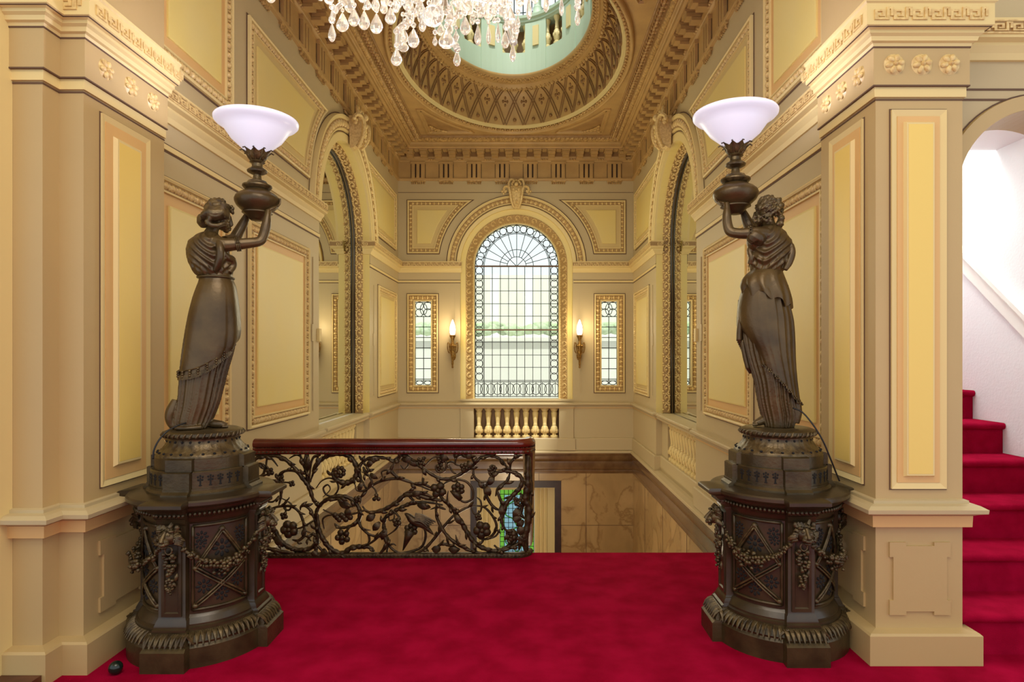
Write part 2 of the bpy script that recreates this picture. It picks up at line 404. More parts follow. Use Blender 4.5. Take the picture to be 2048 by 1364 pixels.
def side_wall(name, T, sgn, label):
    X = XL if sgn > 0 else XR
    w = MB(T); lo = [(NY0, -.09, NY1, .66)]
    columns(w, 3.70, YB, -.12, 4.68, rects=lo, arches=[(NC, NR, .735, NS)])
    columns(w, 3.70, YB, 4.68, 5.35)
    w.box((3.6, -.12, -.32), (NY0-.0, 5.35, -.30)); w.box((NY1, -.12, -.32), (YB, 5.35, -.30))
    wall = w.build(name, 'lilac', None); tag(wall, label, 'wall', kind='structure')
    # niche reveal, then the recessed lower part with its balusters
    mb = MB(T); arch_loft(mb, NC, .735, NS, [(NR, 0), (NR, -.095), (NR-.004, -.095)]); mb.build('niche_reveal', 'yellow', wall)
    mb = MB(T); columns(mb, NY0, NY1, -.12, .67, rects=[(7.18, .12, 8.62, .62)], n=-.085)
    for a, b in ((7.18, 7.18), (8.62, 8.62)): mb.add([(a, .12, -.085), (a, .62, -.085), (a, .62, -.23), (a, .12, -.23)], [(0, 1, 2, 3)])
    for a in (.12, .62): mb.add([(7.18, a, -.085), (8.62, a, -.085), (8.62, a, -.23), (7.18, a, -.23)], [(0, 1, 2, 3)])
    m2 = MB(T); m2.box((7.18, .12, -.24), (8.62, .62, -.23)); m2.build('dado_recess', 'glaze_shade', wall)
    for a in (NY0, NY1): mb.add([(a, -.12, 0), (a, .67, 0), (a, .67, -.085), (a, -.12, -.085)], [(0, 1, 2, 3)])
    mb.build('recessed_dado', 'lilac', wall)
    for k in range(10):
        mb = MB(); TT = baluster(mb, T, 7.25+k*.145, -.14, .12, .62, .12)
        for q in range(8):
            a = q*PI/4; mb.ell((.052*math.cos(a), .052*math.sin(a), .12+.24*.5), (.018, .018, .035), 5, 4, T=TT)
        mb.build('baluster', 'gilt' if 0 else 'cream', wall, ang=45)
    mb = MB(T); mb.box((NY0, .655, -.30), (NY1, .735, -.05)); mb.build('niche_sill', 'lilac', wall)
    # panels
    panel(wall, T, rectp(3.80, .955, 4.77, 2.69), field='pale'); panel(wall, T, rectp(5.09, .955, 6.48, 2.68), field='pale')
    panel(wall, T, rectp(3.78, 3.42, 4.81, 5.15), field='pale')
    panel(wall, T, spandrel(NC, NS, 1.455, 0, 5.09, 3.42, 4.36), border='sand')
    panel(wall, T, spandrel(NC, NS, 1.455, 0, 10.72, 3.40, 4.36), bw=.06, border='sand')
    panel(wall, T, rectp(9.48, .94, 10.74, 2.65), bw=.07, border='sand')
    # archivolt
    mb = MB(T); arch_loft(mb, NC, 3.225, NS+.0, [(NR+.0, 0), (NR, .03), (NR+.09, .03), (NR+.10, .015), (NR+.115, .015), (NR+.12, .035), (NR+.13, .045), (NR+.26, .045), (NR+.275, .06), (NR+.30, .06), (NR+.31, 0)])
    ar = mb.build('archivolt', 'cream', wall, ang=30)
    mb = MB(T)
    for r in (NR+.107, NR+.315): arch_loft(mb, NC, 3.225, NS, [(r-.006, .018 if r < NR+.2 else .003), (r+.006, .018 if r < NR+.2 else .003)])
    mb.build('archivolt_line', 'line', ar)
    mb = MB(T)
    for u, v, a in along(arch_path(NC, NR+.195, 3.24, NS, 48), .105, False):
        mb.bump(u, v, .04, .042, .024, a, 7, .042); mb.bump(u+.05*math.cos(a), v+.05*math.sin(a), .012, .05, .018, a, 4, .042)
    mb.build('leaf_beading', 'gilt', ar)
    mb = MB(T); arch_loft(mb, NC, 3.225, NS, [(NR+.145, .0458), (NR+.25, .0458)]); mb.build('band_bed', 'band_bed', ar)
    cartouche(wall, T, NC, 4.20, 4.70, .52)
    # string course, bands, rail
    D = lambda p, z: (X+sgn*p, z)
    def P(*q): return [(X+sgn*a, b) for a, b in q]
    near = P((0, 3.70), (0, NY0+.0)); far = P((-.09, NY1), (0, NY1), (0, YB))
    if sgn < 0: near, far = near[::-1], far[::-1]
    Tr = (lambda u, v, n: (X-sgn*u, NY1-n, v))
    string_course(wall, near, [(T, 3.74, NY0-.02)]); string_course(wall, far, [(T, NY1-.08, YB-.12), (Tr, .0, .08)])
    md, mb = MB(), MB()
    lines(md, mb, T, 3.70, NY0); lines(md, mb, T, NY1, YB)
    md.build('frieze_line', 'line', wall); mb.build('frieze_band', 'cream', wall)
    mb = MB(T); columns(mb, 3.7, NY0, 2.91, 3.06, n=.004); columns(mb, NY1, YB, 2.91, 3.06, n=.004); mb.build('frieze_strip', 'lilac', wall)
    rail = P((0, 3.70), (0, NY0), (-.06, NY0), (-.06, 7.1), (-.03, 7.1), (-.03, 8.8), (-.06, 8.8), (-.06, NY1), (0, NY1), (0, YB))
    sk1 = P((0, YE+.02), (0, NY0), (-.085, NY0), (-.085, NY1), (0, NY1), (0, YB))
    if sgn < 0: rail, sk1 = rail[::-1], sk1[::-1]
    chair_rail(wall, rail); skirting(wall, sk1)
    # thin sunk strips with a notch beside the niche
    mb = MB(T)
    for a in (6.62, 9.22):
        for (p, q, r, s) in ((a, .98, a+.045, 1.72), (a-.03, 1.72, a+.075, 1.9), (a, 1.9, a+.045, 2.62)): mb.box((p, q, 0), (r, s, .012))
    mb.build('relief_strip', 'lilac', wall)
    # low block on the niche edge
    mb = MB(T); mb.box((NY0-.07, 1.72, 0), (NY0, 1.86, .03)); mb.build('relief_block', 'cream', wall)
    return wall
side_wall('wall_left', TL, 1, 'left hall wall, cream and tan, with moulded yellow panels and an arched niche')
side_wall('wall_right', TR, -1, 'right hall wall, cream and tan, with moulded yellow panels and an arched niche')

def mirror(T, sgn, label):
    mb = MB(T); pts = arch_path(NC, NR-.06, .745, NS, 32); mb.prism(pts, -.235, -.225)
    th = thing('arched_mirror', T(NC, .74, -.23), label, 'mirror', 'tall arched wall mirrors')
    mb.build('mirror_glass', 'mirror', th)
    mb = MB(T); arch_loft(mb, NC, .74, NS, [(NR-.002, -.095), (NR-.004, -.10), (NR-.012, -.15), (NR-.03, -.19), (NR-.05, -.20), (NR-.05, -.24)])
    fr = mb.build('frame', 'bed', th, ang=40)
    mb = MB(T)
    Tt = lambda u, v, n: T(u, v, n)
    # foliage sits on the slanting frame: local wrap maps across-width to depth
    step = .135; path = arch_path(NC, NR-.012, .76, NS, 64)
    for i, (u, v, a) in enumerate(along(path, step, False)):
        ca, sa = math.cos(a), math.sin(a); W_ = .10
        def Q(x, y, h):      # x along, y across (0 front .. 1 back), h off the surface
            off = .004+.028*y+h
            nn = -.098-.095*y+h*.35
            return (u+x*ca+off*sa, v+x*sa-off*ca, nn)
        pts = []
        for k in range(12):
            t = k/11; th_ = .4+t*1.75*PI; rr = .46*(1-.6*t)
            pts.append(Q(rr*math.cos(th_)*step*1.1, .5+rr*math.sin(th_), .012))
        mb.tube(pts, [.0095*(1-.4*k/11) for k in range(12)], 5)
        mb.ell(Q(.0, .5, .012), (.018, .018, .018), 6, 4)
        for (x, y) in ((-.45, .15), (-.45, .5), (-.45, .85), (-.25, .95), (.3, .05)): mb.ell(Q(x*step, y, .008), (.014, .014, .018), 5, 4)
    mb.build('acanthus_scrolls', 'gilt', fr, ang=60)
    mb = MB(T); pts = [(u, v, -.205) for u, v in arch_path(NC, NR-.06, .745, NS, 40)]; mb.tube(pts, .013, 8); mb.build('inner_bead', 'walnut', th, smooth=True)
    mb = MB(T)
    return th
mirror(TL, 1, 'tall arched mirror with foliage frame on the left wall, behind the left statue')
mirror(TR, -1, 'tall arched mirror with foliage frame on the right wall, behind the right statue')

# ------------------------------------------------------------------ back wall
px = lambda x: (x-CX)*YB/F
pz = lambda y: EYE+(CY-y)*YB/F
w = MB(TB)
SW = [(px(829), pz(770), px(862), pz(603)), (px(1203), pz(770), px(1235), pz(603))]
WB, WS = pz(795), pz(530)
columns(w, XL-.3, XR+.3, -.12, 5.35, rects=SW+[(WC-WR, .12, WC+WR, .655)], arches=[(WC, WR+.24, WB-.03, WS)])
wall = w.build('wall_back', 'lilac'); tag(wall, 'far end wall with the arched leaded window, panels and wall lights', 'wall', kind='structure')
mb = MB(TB); arch_loft(mb, WC, WB-.03, WS, [(WR+.24, 0), (WR+.235, -.02), (WR+.16, -.05), (WR+.15, -.05)]); mb.build('window_splay', 'yellow', wall, ang=40)
mb = MB(TB); arch_loft(mb, WC, WB-.03, WS, [(WR+.03, -.12), (WR+.015, -.11), (WR, -.12), (WR, -.3)]); m2 = MB(TB); arch_loft(m2, WC, WB-.03, WS, [(WR+.15, -.05), (WR+.145, -.035), (WR+.13, -.035), (WR+.03, -.12)]); m2.build('foliage_bed', 'bed', wall); sur = mb.build('window_surround', 'cream', wall, ang=30)
mb = MB(TB); acanthus(mb, TB, WC, WR+.085, WB, WS, -.085, .11, .15, .85); mb.build('acanthus_scrolls', 'gilt', sur, ang=60)
mb = MB(TB); mb.box((WC-WR-.25, WB-.06, -.3), (WC+WR+.25, WB-.028, .012)); mb.build('window_sill', 'lilac', wall)
mb = MB(TB); r0 = 1.02
arch_loft(mb, WC, 3.225, WS, [(r0-.03, 0), (r0-.03, .02), (r0+.03, .03), (r0+.04, .012), (r0+.055, .012), (r0+.06, .03), (r0+.17, .034), (r0+.18, .05), (r0+.2, .05), (r0+.21, 0)]); ar = mb.build('archivolt', 'cream', wall, ang=30)
mb = MB(TB)
for r, n in ((r0+.047, .015), (r0+.216, .003)): arch_loft(mb, WC, 3.225, WS, [(r-.006, n), (r+.006, n)])
mb.build('archivolt_line', 'line', ar)
mb = MB(TB)
for u, v, a in along(arch_path(WC, r0+.115, 3.24, WS, 48), .085, False):
    mb.bump(u, v, .033, .036, .022, a, 7, .03); mb.bump(u+.042*math.cos(a), v+.042*math.sin(a), .01, .045, .016, a, 4, .03)
mb.build('leaf_beading', 'gilt', ar)
mb = MB(TB); arch_loft(mb, WC, 3.225, WS, [(r0+.072, .0322), (r0+.160, .0345)]); mb.build('band_bed', 'band_bed', ar)
cartouche(wall, TB, WC, pz(420), pz(364), .44)
for s in (-1, 1):
    uo = px(815) if s < 0 else px(1251)
    panel(wall, TB, spandrel(WC, WS, 1.385, 0, uo, pz(507), pz(401)), egg=.075, border='sand')
P0, P1 = (XL, YB), (XR, YB)
string_course(wall, [(XL, YB), (px(924), YB)], [(TB, XL+.12, px(924)-.02)]); string_course(wall, [(px(1145), YB), (XR, YB)], [(TB, px(1145)+.02, XR-.12)])
md, mb = MB(), MB()
for a, b in ((XL, px(921)), (px(1147), XR)): lines(md, mb, TB, a, b)
md.box((XL, pz(385)-.004, 0), (XR, pz(385)+.004, .003), TB)
md.build('frieze_line', 'line', wall); mb.build('frieze_band', 'cream', wall)
mb = MB(TB)
for a, b in ((XL, px(921)), (px(1147), XR)): columns(mb, a, b, 2.91, 3.06, n=.004)
mb.build('frieze_strip', 'lilac', wall)
a0, a1, b0, b1 = px(921), px(947), px(1119), px(1147)
chair_rail(wall, [(XL, YB), (a0, YB), (a0, YB-.03), (b1, YB-.03), (b1, YB), (XR, YB)]); skirting(wall, [(XL, YB), (a0, YB), (a0, YB-.03), (a1, YB-.03), (a1, YB), (b0, YB), (b0, YB-.03), (b1, YB-.03), (b1, YB), (XR, YB)])
mb = MB(TB)
for a, b in ((a0, a1), (b0, b1)): mb.box((a, -.1, 0), (b, .66, .03))
mb.build('dado_pier', 'lilac', wall)
mb = MB(TB); mb.box((WC-WR-.04, .08, -.28), (WC+WR+.04, .68, -.24)); mb.box((WC-WR-.03, .1, -.26), (WC-WR, .67, -.001)); mb.box((WC+WR, .1, -.26), (WC+WR+.03, .67, -.001)); mb.box((WC-WR-.02, .1, -.26), (WC+WR+.02, .122, .0)); mb.box((WC-WR, .64, -.26), (WC+WR, .66, .0)); mb.build('balustrade_backing', 'glaze_shade', wall)
nb = 9
for k in range(nb):
    mb = MB(); u = WC-WR+(k+.5)*2*WR/nb; TT = baluster(mb, TB, u, -.075, .12, .645, .135, 14)
    mb.build('baluster', 'cream', wall, ang=45)
    mb = MB()
    for q in range(8):
        a = q*PI/4; mb.ell((.058*math.cos(a), .058*math.sin(a), .12+.525*.22), (.02, .02, .04), 6, 4, T=TT); mb.ell((.045*math.cos(a+.4), .045*math.sin(a+.4), .12+.525*.34), (.014, .014, .02), 5, 4, T=TT)
    mb.build('baluster_leaves', 'gilt', wall, ang=60)
# painted hanging line with bow above and below each wall light
mb = MB(TB)
for x in (908, 1161):
    u = px(x); mb.box((u-.012, pz(690), 0), (u+.012, pz(582), .008)); mb.box((u-.010, pz(786), 0), (u+.010, pz(720), .008))
mb.build('relief_strip', 'lilac', wall)

# ---- windows: glass, lead lines
def ring(mb, T, u, v, ru, rv, n, r=.0062, seg=14): 
    pts = [(u+ru*math.cos(2*PI*k/seg), v+rv*math.sin(2*PI*k/seg), n) for k in range(seg+1)]; mb.tube(pts, r, 4, T=T)
def bar(mb, T, a, b, n, r=.006): mb.tube([(a[0], a[1], n), (b[0], b[1], n)], r*1.1, 4, T=T)
n0 = -.16
win = thing('window_1', (WC, YB+.16, WB), 'tall arched leaded glass window in the far wall', 'window', kind='structure')
mb = MB(TB); mb.prism(arch_path(WC, WR, WB-.03, WS, 32), n0-.004, n0); mb.build('glass', 'pane', win)
mb = MB(TB); bd = .17; ri = WR-bd
for v in (WB+.01, WB+.27, WB+.295): bar(mb, TB, (WC-WR, v), (WC+WR, v), n0+.006)
for y in (555, 580, 606, 631, 684, 710, 735): bar(mb, TB, (WC-WR+.0, pz(y)), (WC+WR, pz(y)), n0+.006, .005)
for k in range(9):
    u = WC-ri+k*2*ri/8; bar(mb, TB, (u, WB), (u, WS), n0+.006, .005)
for s in (-1, 1):
    for q in (WR-.01, ri+.02): bar(mb, TB, (WC+s*q, WB), (WC+s*q, WS), n0+.006, .005)
for r in (WR-.01, ri+.02, ri, .30, .17): mb.tube([(WC+r*math.cos(PI*k/28), WS+r*math.sin(PI*k/28), n0+.006) for k in range(29)], .0055, 4)
for k in range(1, 12):
    a = PI*k/12; r1 = .0 if k % 3 == 0 else .17; bar(mb, TB, (WC+r1*math.cos(a), WS+r1*math.sin(a)), (WC+WR*math.cos(a), WS+WR*math.sin(a)), n0+.006, .005)
mid = (WR+ri)/2+.005
for s in (-1, 1):
    for k in range(17):
        v = WB+.36+k*.119; ring(mb, TB, WC+s*mid, v, .062, .072, n0+.008)
    for k in range(4):
        v = WB+.3+k*0; 
for k in range(17):
    a = PI*(k+.5)/17; ring(mb, TB, WC+mid*math.cos(a), WS+mid*math.sin(a), .062, .062, n0+.008)
for k in range(13):
    u = WC-WR+.06+k*(2*WR-.12)/12; ring(mb, TB, u, WB+.14, .075, .10, n0+.008)
    bar(mb, TB, (u, WB), (u, WB+.27), n0+.006, .004)
mb.build('lead_lines', 'lead', win)
mb = MB(TB)
for y in (530, 659): mb.box((WC-WR, pz(y)-.012, n0-.01), (WC+WR, pz(y)+.012, n0+.025))
mb.build('saddle_bar', 'line', win)
for i, (u0, v0, u1, v1) in enumerate(SW):
    L = ('left', 'right')[i]
    wn = thing('window_%d' % (i+2), ((u0+u1)/2, YB+.1, v0), 'narrow leaded side window in gilt frame, %s of the arched window' % L, 'window', kind='structure')
    mb = MB(TB); mb.box((u0, v0, -.104), (u1, v1, -.1)); mb.build('glass', 'pane', wn)
    mb = MB(TB)
    H = v1-v0; 
    for k in range(3): bar(mb, TB, (u0+(u1-u0)*k/2, v0), (u0+(u1-u0)*k/2, v1-.25), -.094, .006)
    for k in range(7): bar(mb, TB, (u0, v0+.1+k*(H-.36)/6), (u1, v0+.1+k*(H-.36)/6), -.094, .006)
    bar(mb, TB, (u0, v0+.07), (u1, v0+.07), -.094, .006); bar(mb, TB, (u0, v1-.01), (u1, v1-.01), -.094, .006)
    for k in range(2):
        for q in range(2): ring(mb, TB, u0+(u1-u0)*(.25+.5*k), v1-.07-.12*q, .07, .07, -.092)
        ring(mb, TB, u0+(u1-u0)*(.25+.5*k), v0+.035, .06, .035, -.092)
    ring(mb, TB, (u0+u1)/2, v1-.13, .06, .10, -.09)
    mb.build('lead_lines', 'lead', wn)
    out = rectp(u0-.125, v0-.13, u1+.125, v1+.13); mb = MB(TB); L_ = lambda p, n: [(u, v, n) for u, v in p]
    mb.loft([L_(out, 0), L_(out, .03), L_(inset(out, .02), .035), L_(inset(out, .025), .012), L_(inset(out, .10), .004), L_(inset(out, .105), .015), L_(inset(out, .125), .015), L_(inset(out, .125), -.12)], caps=(False, False))
    fr = mb.build('frame', 'cream', wn)
    mb = MB(TB); mb.loft([L_(inset(out, -.014), .001), L_(inset(out, -.014), .004), L_(out, .004)], caps=(False, False)); mb.build('outline', 'line', fr)
    mb = MB(TB)
    m2 = MB(TB); m2.loft([L_(inset(out, .028), .0125), L_(inset(out, .097), .0055)], caps=(False, False)); m2.build('band_bed', 'band_bed', fr)
    for u, v, a in along(inset(out, .062), .085):
        mb.bump(u, v, .03, .033, .03, a, 8, .008); mb.bump(u+.042*math.cos(a), v+.042*math.sin(a), .012, .034, .026, a, 4, .008)
    mb.build('egg_and_dart', 'gilt', fr)

# outside, seen through the windows
nbld = thing('neighbouring_building', (0, 15.5, -3), 'pale building wall seen outside through the leaded window', 'building')
mb = MB(); mb.box((-9, 15.5, -3), (9, 15.8, 3.6)); mb.build('wall', 'stone_out', nbld)
mb = MB(); mb.box((-.95, 15.35, -3), (-.75, 15.5, 3.6)); mb.box((-.1, 15.35, -3), (.1, 15.5, 3.6)); mb.box((-9, 15.3, 1.9), (9, 15.5, 2.0)); mb.build('wall_trim', 'white', nbld)
mb = MB()
rnd = random.Random(5)
for k in range(130): mb.ell((rnd.uniform(-3.5, 3), rnd.uniform(14.5, 15.0), 2.20+rnd.uniform(-.06, .10)), (.17, .12, .11), 6, 4, wob=.5, seed=k)
hg = mb.build('hedge', 'hedge'); tag(hg, 'strip of pale green hedge outside the arched window', 'hedge')
mb = MB(); mb.box((-4, 14.3, 1.92), (3.5, 15.3, 2.0)); mb.box((-4, 14.4, -3.0), (3.5, 15.2, 1.92)); tag(mb.build('garden_ledge', 'stone_out'), 'pale ledge carrying the hedge outside the window', 'ledge')

# ------------------------------------------------------------------ stairwell: ledge, marble cornice, marble lining, doorway
mb = MB(); Upath = [(XL, YE), (XL, YB), (XR, YB), (XR, YE)]
sweep(mb, Upath, [(-.30, -.12), (-.30, -.09), (0, -.09), (.058, -.105), (.065, -.12), (.065, -.14)]); tag(mb.build('trim_1', 'lilac'), 'pale ledge running round the stairwell below the dado', 'ledge', kind='structure')
mb = MB(); sweep(mb, Upath, [(-.1, -.14), (.06, -.14), (.06, -.17), (.048, -.18), (.052, -.24), (.04, -.27), (.026, -.29), (.03, -.31), (.03, -.42), (.018, -.44), (.022, -.46), (.02, -.5), (-.1, -.5)]); tag(mb.build('trim_2', 'marble_brown', ang=30), 'brown marble cornice round the stairwell', 'cornice', kind='structure')
mb = MB(TB); D0, D1, DT = px(941), px(1122), pz(961)
columns(mb, XL, XR, -3.8, -.48, rects=[(D0, -3.8, D1, DT)], n=.015)
mb.box((D1-.001, -3.8, -.35), (D1, DT, .015)); mb.box((D0, -3.8, -.35), (D0+.001, DT, .015))
for T, in ((TL,), (TR,)): columns(mb, YE, YB, -3.8, -.48, n=.012, T=T)
mw = mb.build('wall_stairwell', 'marble'); tag(mw, 'brown veined marble lining of the stairwell', 'wall', kind='structure')
mb = MB(TB)
for x in (1172, 1222, 1250, 880, 845): mb.box((px(x)-.004, -3.8, .014), (px(x)+.004, -.5, .018)) if x not in (1222, 1250) else None
for x in (1078, 985): mb.box((px(x)-.004, DT, .014), (px(x)+.004, -.5, .018))
for y in (1050, 1135): mb.box((px(1122), pz(y)-.004, .014), (XR, pz(y)+.004, .018)); mb.box((XL, pz(y)-.004, .014), (px(941), pz(y)+.004, .018))
for T in (TL, TR):
    for u in (5.9, 7.2, 8.5, 9.8): mb.box((u-.004, -3.8, .011), (u+.004, -.5, .015), T)
mb.build('joint', 'line', mw)
dr = thing('door_1', ((D0+D1)/2, YB, -3.8), 'stairwell doorway with stained glass and pale panelled reveals', 'doorway', kind='structure')
mb = MB(TB); mb.box((D0, DT-.12, -.05), (D1, DT, .03)); mb.box((D0, -3.8, -.05), (D0+.11, DT-.12, .03)); mb.box((D1-.11, -3.8, -.05), (D1, DT-.12, .03)); mb.build('frame', 'darkwood', dr)
mb = MB(TB); g0, g1, gt = px(999), px(1068), pz(984)
mb.box((D0+.1, DT-.14, -.2), (D1-.1, DT-.1, -.02)); mb.box((D0+.1, -3.8, -.22), (g0-.01, DT-.1, -.18)); mb.box((g1+.01, -3.8, -.22), (D1-.1, DT-.1, -.18)); mb.box((g0-.01, gt, -.22), (g1+.01, DT-.1, -.18))
for a in (g1+.08, g1+.15, g1+.22, D0+.16, D0+.24, D0+.32): mb.tube([(a, -3.8, -.178), (a, DT-.16, -.178)], .022, 8)
mb.build('panelling', 'cream', dr, ang=40)
mb = MB(TB); mb.box((g0+.08, -3.8, -.215), (g1-.08, gt-.1, -.21)); mb.build('glass', 'stained_blue', dr)
mb = MB(TB); mb.box((g0, -3.8, -.215), (g0+.08, gt, -.21)); mb.box((g1-.08, -3.8, -.215), (g1, gt, -.21)); mb.box((g0+.08, gt-.1, -.215), (g1-.08, gt, -.21)); mb.build('green_glass_border', 'stained_green', dr)
mb = MB(TB)
for k in range(9): u = g0+(g1-g0)*k/8; bar(mb, TB, (u, -3.8), (u, gt), -.205, .005)
for k in range(30): v = gt-k*.085; bar(mb, TB, (g0, v), (g1, v), -.205, .005)
mb.build('lead_lines', 'lead', dr)
mb = MB(TB)
for k in range(4):
    v = gt-.4-k*.5; u = (g0+g1)/2
    for s in (-1, 1): mb.tube([(u+s*a, v+b, -.2) for a, b in cr([(0, .22), (.16, .12), (.2, -.05), (.08, -.12), (0, -.25)], 4)], .012, 5)
mb.build('green_tracery', 'stained_green', dr)
# lower flight and hall floor
mb = MB(); mb.box((XL, YE, -3.85), (XR, YB, -3.8)); tag(mb.build('floor_lower', 'marble'), 'marble floor of the hall below the stairwell', 'floor', kind='structure')
st = thing('staircase', (.9, YE, -3.8), 'red carpeted flight going down from the landing beside the railing', 'stairs')
for k in range(19):
    z = -(k+1)*.19; y = YE+.02+k*.29
    if z < -3.7: break
    mb = MB(); mb.box((.06, y, z-.2), (XR-.02, y+.32, z)); mb.build('step', 'stair_carpet', st)
# ------------------------------------------------------------------ landing floor, piers, right staircase
mb = MB(); mb.box((-2.5, -1.5, -.3), (3.6, 3.3, 0)); mb.box((-2.5, 3.3, -.3), (3.6, YE-.02, 0))
mb.tube([(-2.4, YE-.02, -.025), (3.0, YE-.02, -.025)], .025, 10)
tag(mb.build('floor', 'carpet'), 'crimson carpet covering the landing', 'carpet', kind='structure')
mb = MB(); mb.box((-5, -1.5, -.3), (-2.5, 3.2, .004)); mb.box((-5, -1.5, -.1), (-2.29, 2.912, .055)); tag(mb.build('floor_side', 'wood_floor'), 'dark boarded floor through the doorway beside the left pier', 'floor', kind='structure')

LP = [(-2.95, 2.976), (-2.335, 2.976), (-2.335, 3.08), (-2.213, 3.08), (-2.213, 3.76)]
RP = [(1.772, 3.76), (1.772, 3.17), (2.216, 3.17), (2.216, 3.36)]
def rosette(mb, T, u, v, r):
    mb.bump(u, v, r, r, .012, 0, 20, T=T)
    for k in range(6):
        a = k*PI/3+.2; mb.bump(u+.56*r*math.cos(a), v+.56*r*math.sin(a), r*.40, r*.29, .011, a, 10, .009, T)
    mb.bump(u, v, r*.22, r*.22, .016, 0, 10, .010, T)
def tall_panel(parent, T, u0, v0, u1, v1, fd='amber'):
    p = rectp(u0, v0, u1, v1); L = lambda q, n: [(u, v, n) for u, v in q]; w = u1-u0
    mb = MB(T); mb.loft([L(inset(p, -.007), .001), L(inset(p, -.007), .003), L(p, .003)], caps=(False, False)); ol = mb.build('panel_outline', 'line', parent)
    mb = MB(T); mb.loft([L(p, .0), L(p, .014), L(inset(p, .032), .004)], caps=(False, False)); fr = mb.build('pier_panel', 'cream', parent)
    mb = MB(T); mb.loft([L(inset(p, .032), .004), L(inset(p, .032), .008), L(inset(p, w*.28), .008)], caps=(False, False)); mb.build('border', 'peach', fr)
    mb = MB(T); mb.loft([L(inset(p, w*.22), .008), L(inset(p, w*.25), .026), L(inset(p, w*.28), .026)], caps=(False, False)); mb.build('bevel', 'cream', fr)
    mb = MB(T); mb.loft([L(inset(p, w*.28), .024), L(inset(p, w*.28), .027)], caps=(False, True)); mb.build('field', fd, fr)
def notched(u0, v0, u1, v1, a=.27, d=.05):
    w, h = u1-u0, v1-v0; aw, ah = a*w, a*h*.75
    return [(u0, v0), (u0+aw, v0), (u0+aw, v0+d*h), (u1-aw, v0+d*h), (u1-aw, v0), (u1, v0), (u1, v0+ah), (u1-d*w*1.2, v0+ah), (u1-d*w*1.2, v1-ah), (u1, v1-ah), (u1, v1), (u1-aw, v1), (u1-aw, v1-d*h), (u0+aw, v1-d*h), (u0+aw, v1), (u0, v1), (u0, v1-ah), (u0+d*w*1.2, v1-ah), (u0+d*w*1.2, v0+ah), (u0, v0+ah)]
def pier(name, path, label, faces, close):
    mb = MB(); body = path+close
    mb.loft([[(x, y, 0) for x, y in body], [(x, y, 5.4) for x, y in body]])
    o = mb.build(name, 'tan'); tag(o, label, 'pier', kind='structure')
    mb = MB(); sweep(mb, path, [(0, -.02), (.062, -.02), (.062, .148), (.052, .158), (0, .166)]); mb.build('base', 'tan', o)
    mb = MB(); sweep(mb, path, [(0, .69), (.03, .695), (.03, .745), (.05, .755), (.078, .765), (.08, .785), (.055, .80), (.02, .805), (.02, .82), (0, .825)]); mb.build('pedestal_cap', 'lilac', o)
    mb = MB(); sweep(mb, path, [(0, .688), (.03, .688), (.032, .745), (0, .745)]); mb.build('cap_bead', 'peach', o)  # peach coloured bead of the cap
    mb = MB(); sweep(mb, path, [(0, 2.932), (.022, 2.932), (.022, 3.125), (0, 3.125)]); mb.build('necking', 'tan', o)
    mb = MB(); sweep(mb, path, [(0, 3.125), (.025, 3.125), (.03, 3.14), (.045, 3.145), (.05, 3.165), (.065, 3.175), (.065, 3.19), (.085, 3.195), (.095, 3.2), (.095, 3.305), (.105, 3.312), (.105, 3.325), (0, 3.33)]); mb.build('capital', 'cream', o)
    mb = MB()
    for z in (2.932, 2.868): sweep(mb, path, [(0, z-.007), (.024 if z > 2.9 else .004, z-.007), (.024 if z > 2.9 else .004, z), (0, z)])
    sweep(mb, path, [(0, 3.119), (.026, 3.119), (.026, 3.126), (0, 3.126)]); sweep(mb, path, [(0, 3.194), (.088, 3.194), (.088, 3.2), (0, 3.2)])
    mb.build('painted_line', 'line', o)  # dark brown painted lines round the pier
    mb = MB(); sweep(mb, path, [(0, 2.875), (.012, 2.875), (.012, 2.925), (0, 2.925)]); mb.build('neck_band', 'cream', o)
    mr, mf = MB(), MB()
    for T, u0, u1, kind in faces:
        c = (u0+u1)/2; w = u1-u0
        fret(mf, T, u0-.06, u1+.06, 3.222, 3.284, .094, .1, .008)
        if kind == 'full':
            for k in (-1, 0, 1): rosette(mr, (lambda T_: lambda u, v, n: T_(u, v, n+.022))(T), c+k*w*.315, 3.035, .053)
            tall_panel(o, T, u0+w*.17, .878, u1-w*.2, 2.81)
            p = notched(u0+w*.15, .235, u1-w*.15, .605); m2 = MB(T); m2.prism(p, 0, .011); m2.build('relief_panel', 'tan', o)
    mr.build('rosette', 'gilt', o, ang=40); mf.build('fret_band', 'gilt', o)
    return o
TfL = lambda u, v, n: (u, 3.08-n, v)
TfA = lambda u, v, n: (u, 2.976-n, v)
TsL = lambda u, v, n: (-2.213+n, u, v)
TfR = lambda u, v, n: (u, 3.17-n, v)
TsR = lambda u, v, n: (1.772-n, u, v)
pier('pillar_left', LP, 'stepped cream pier on the left, beside the left statue', [(TfA, -2.52, -2.335, 'plain'), (TfL, -2.30, -2.213, 'plain'), (TsL, 3.09, 3.73, 'full')], [(-2.95, 3.76)])
pier('pillar_right', RP, 'square cream pier on the right, between statue and staircase', [(TfR, 1.772, 2.216, 'full'), (TsR, 3.18, 3.75, 'full')], [(2.216, 3.76)])
mb = MB(); mb.box((-3.2, 2.90, 0), (-2.478, 2.975, 5.4)); mb.box((-2.53, 2.885, 0), (-2.48, 2.90, 5.4)); mb.box((-2.50, 2.88, 0), (-2.485, 2.885, 5.4)); tag(mb.build('door_2', 'cream'), 'cream door casing at the far left edge', 'casing', kind='structure')
# power sockets' two holes, felt ball
mb = MB(); mb.ell((-2.02, 3.03, .032), (.032, .032, .032), 16, 10); tag(mb.build('door_stop_ball', 'green_ball', smooth=True), 'small dark green ball on the carpet by the left pier', 'ball')

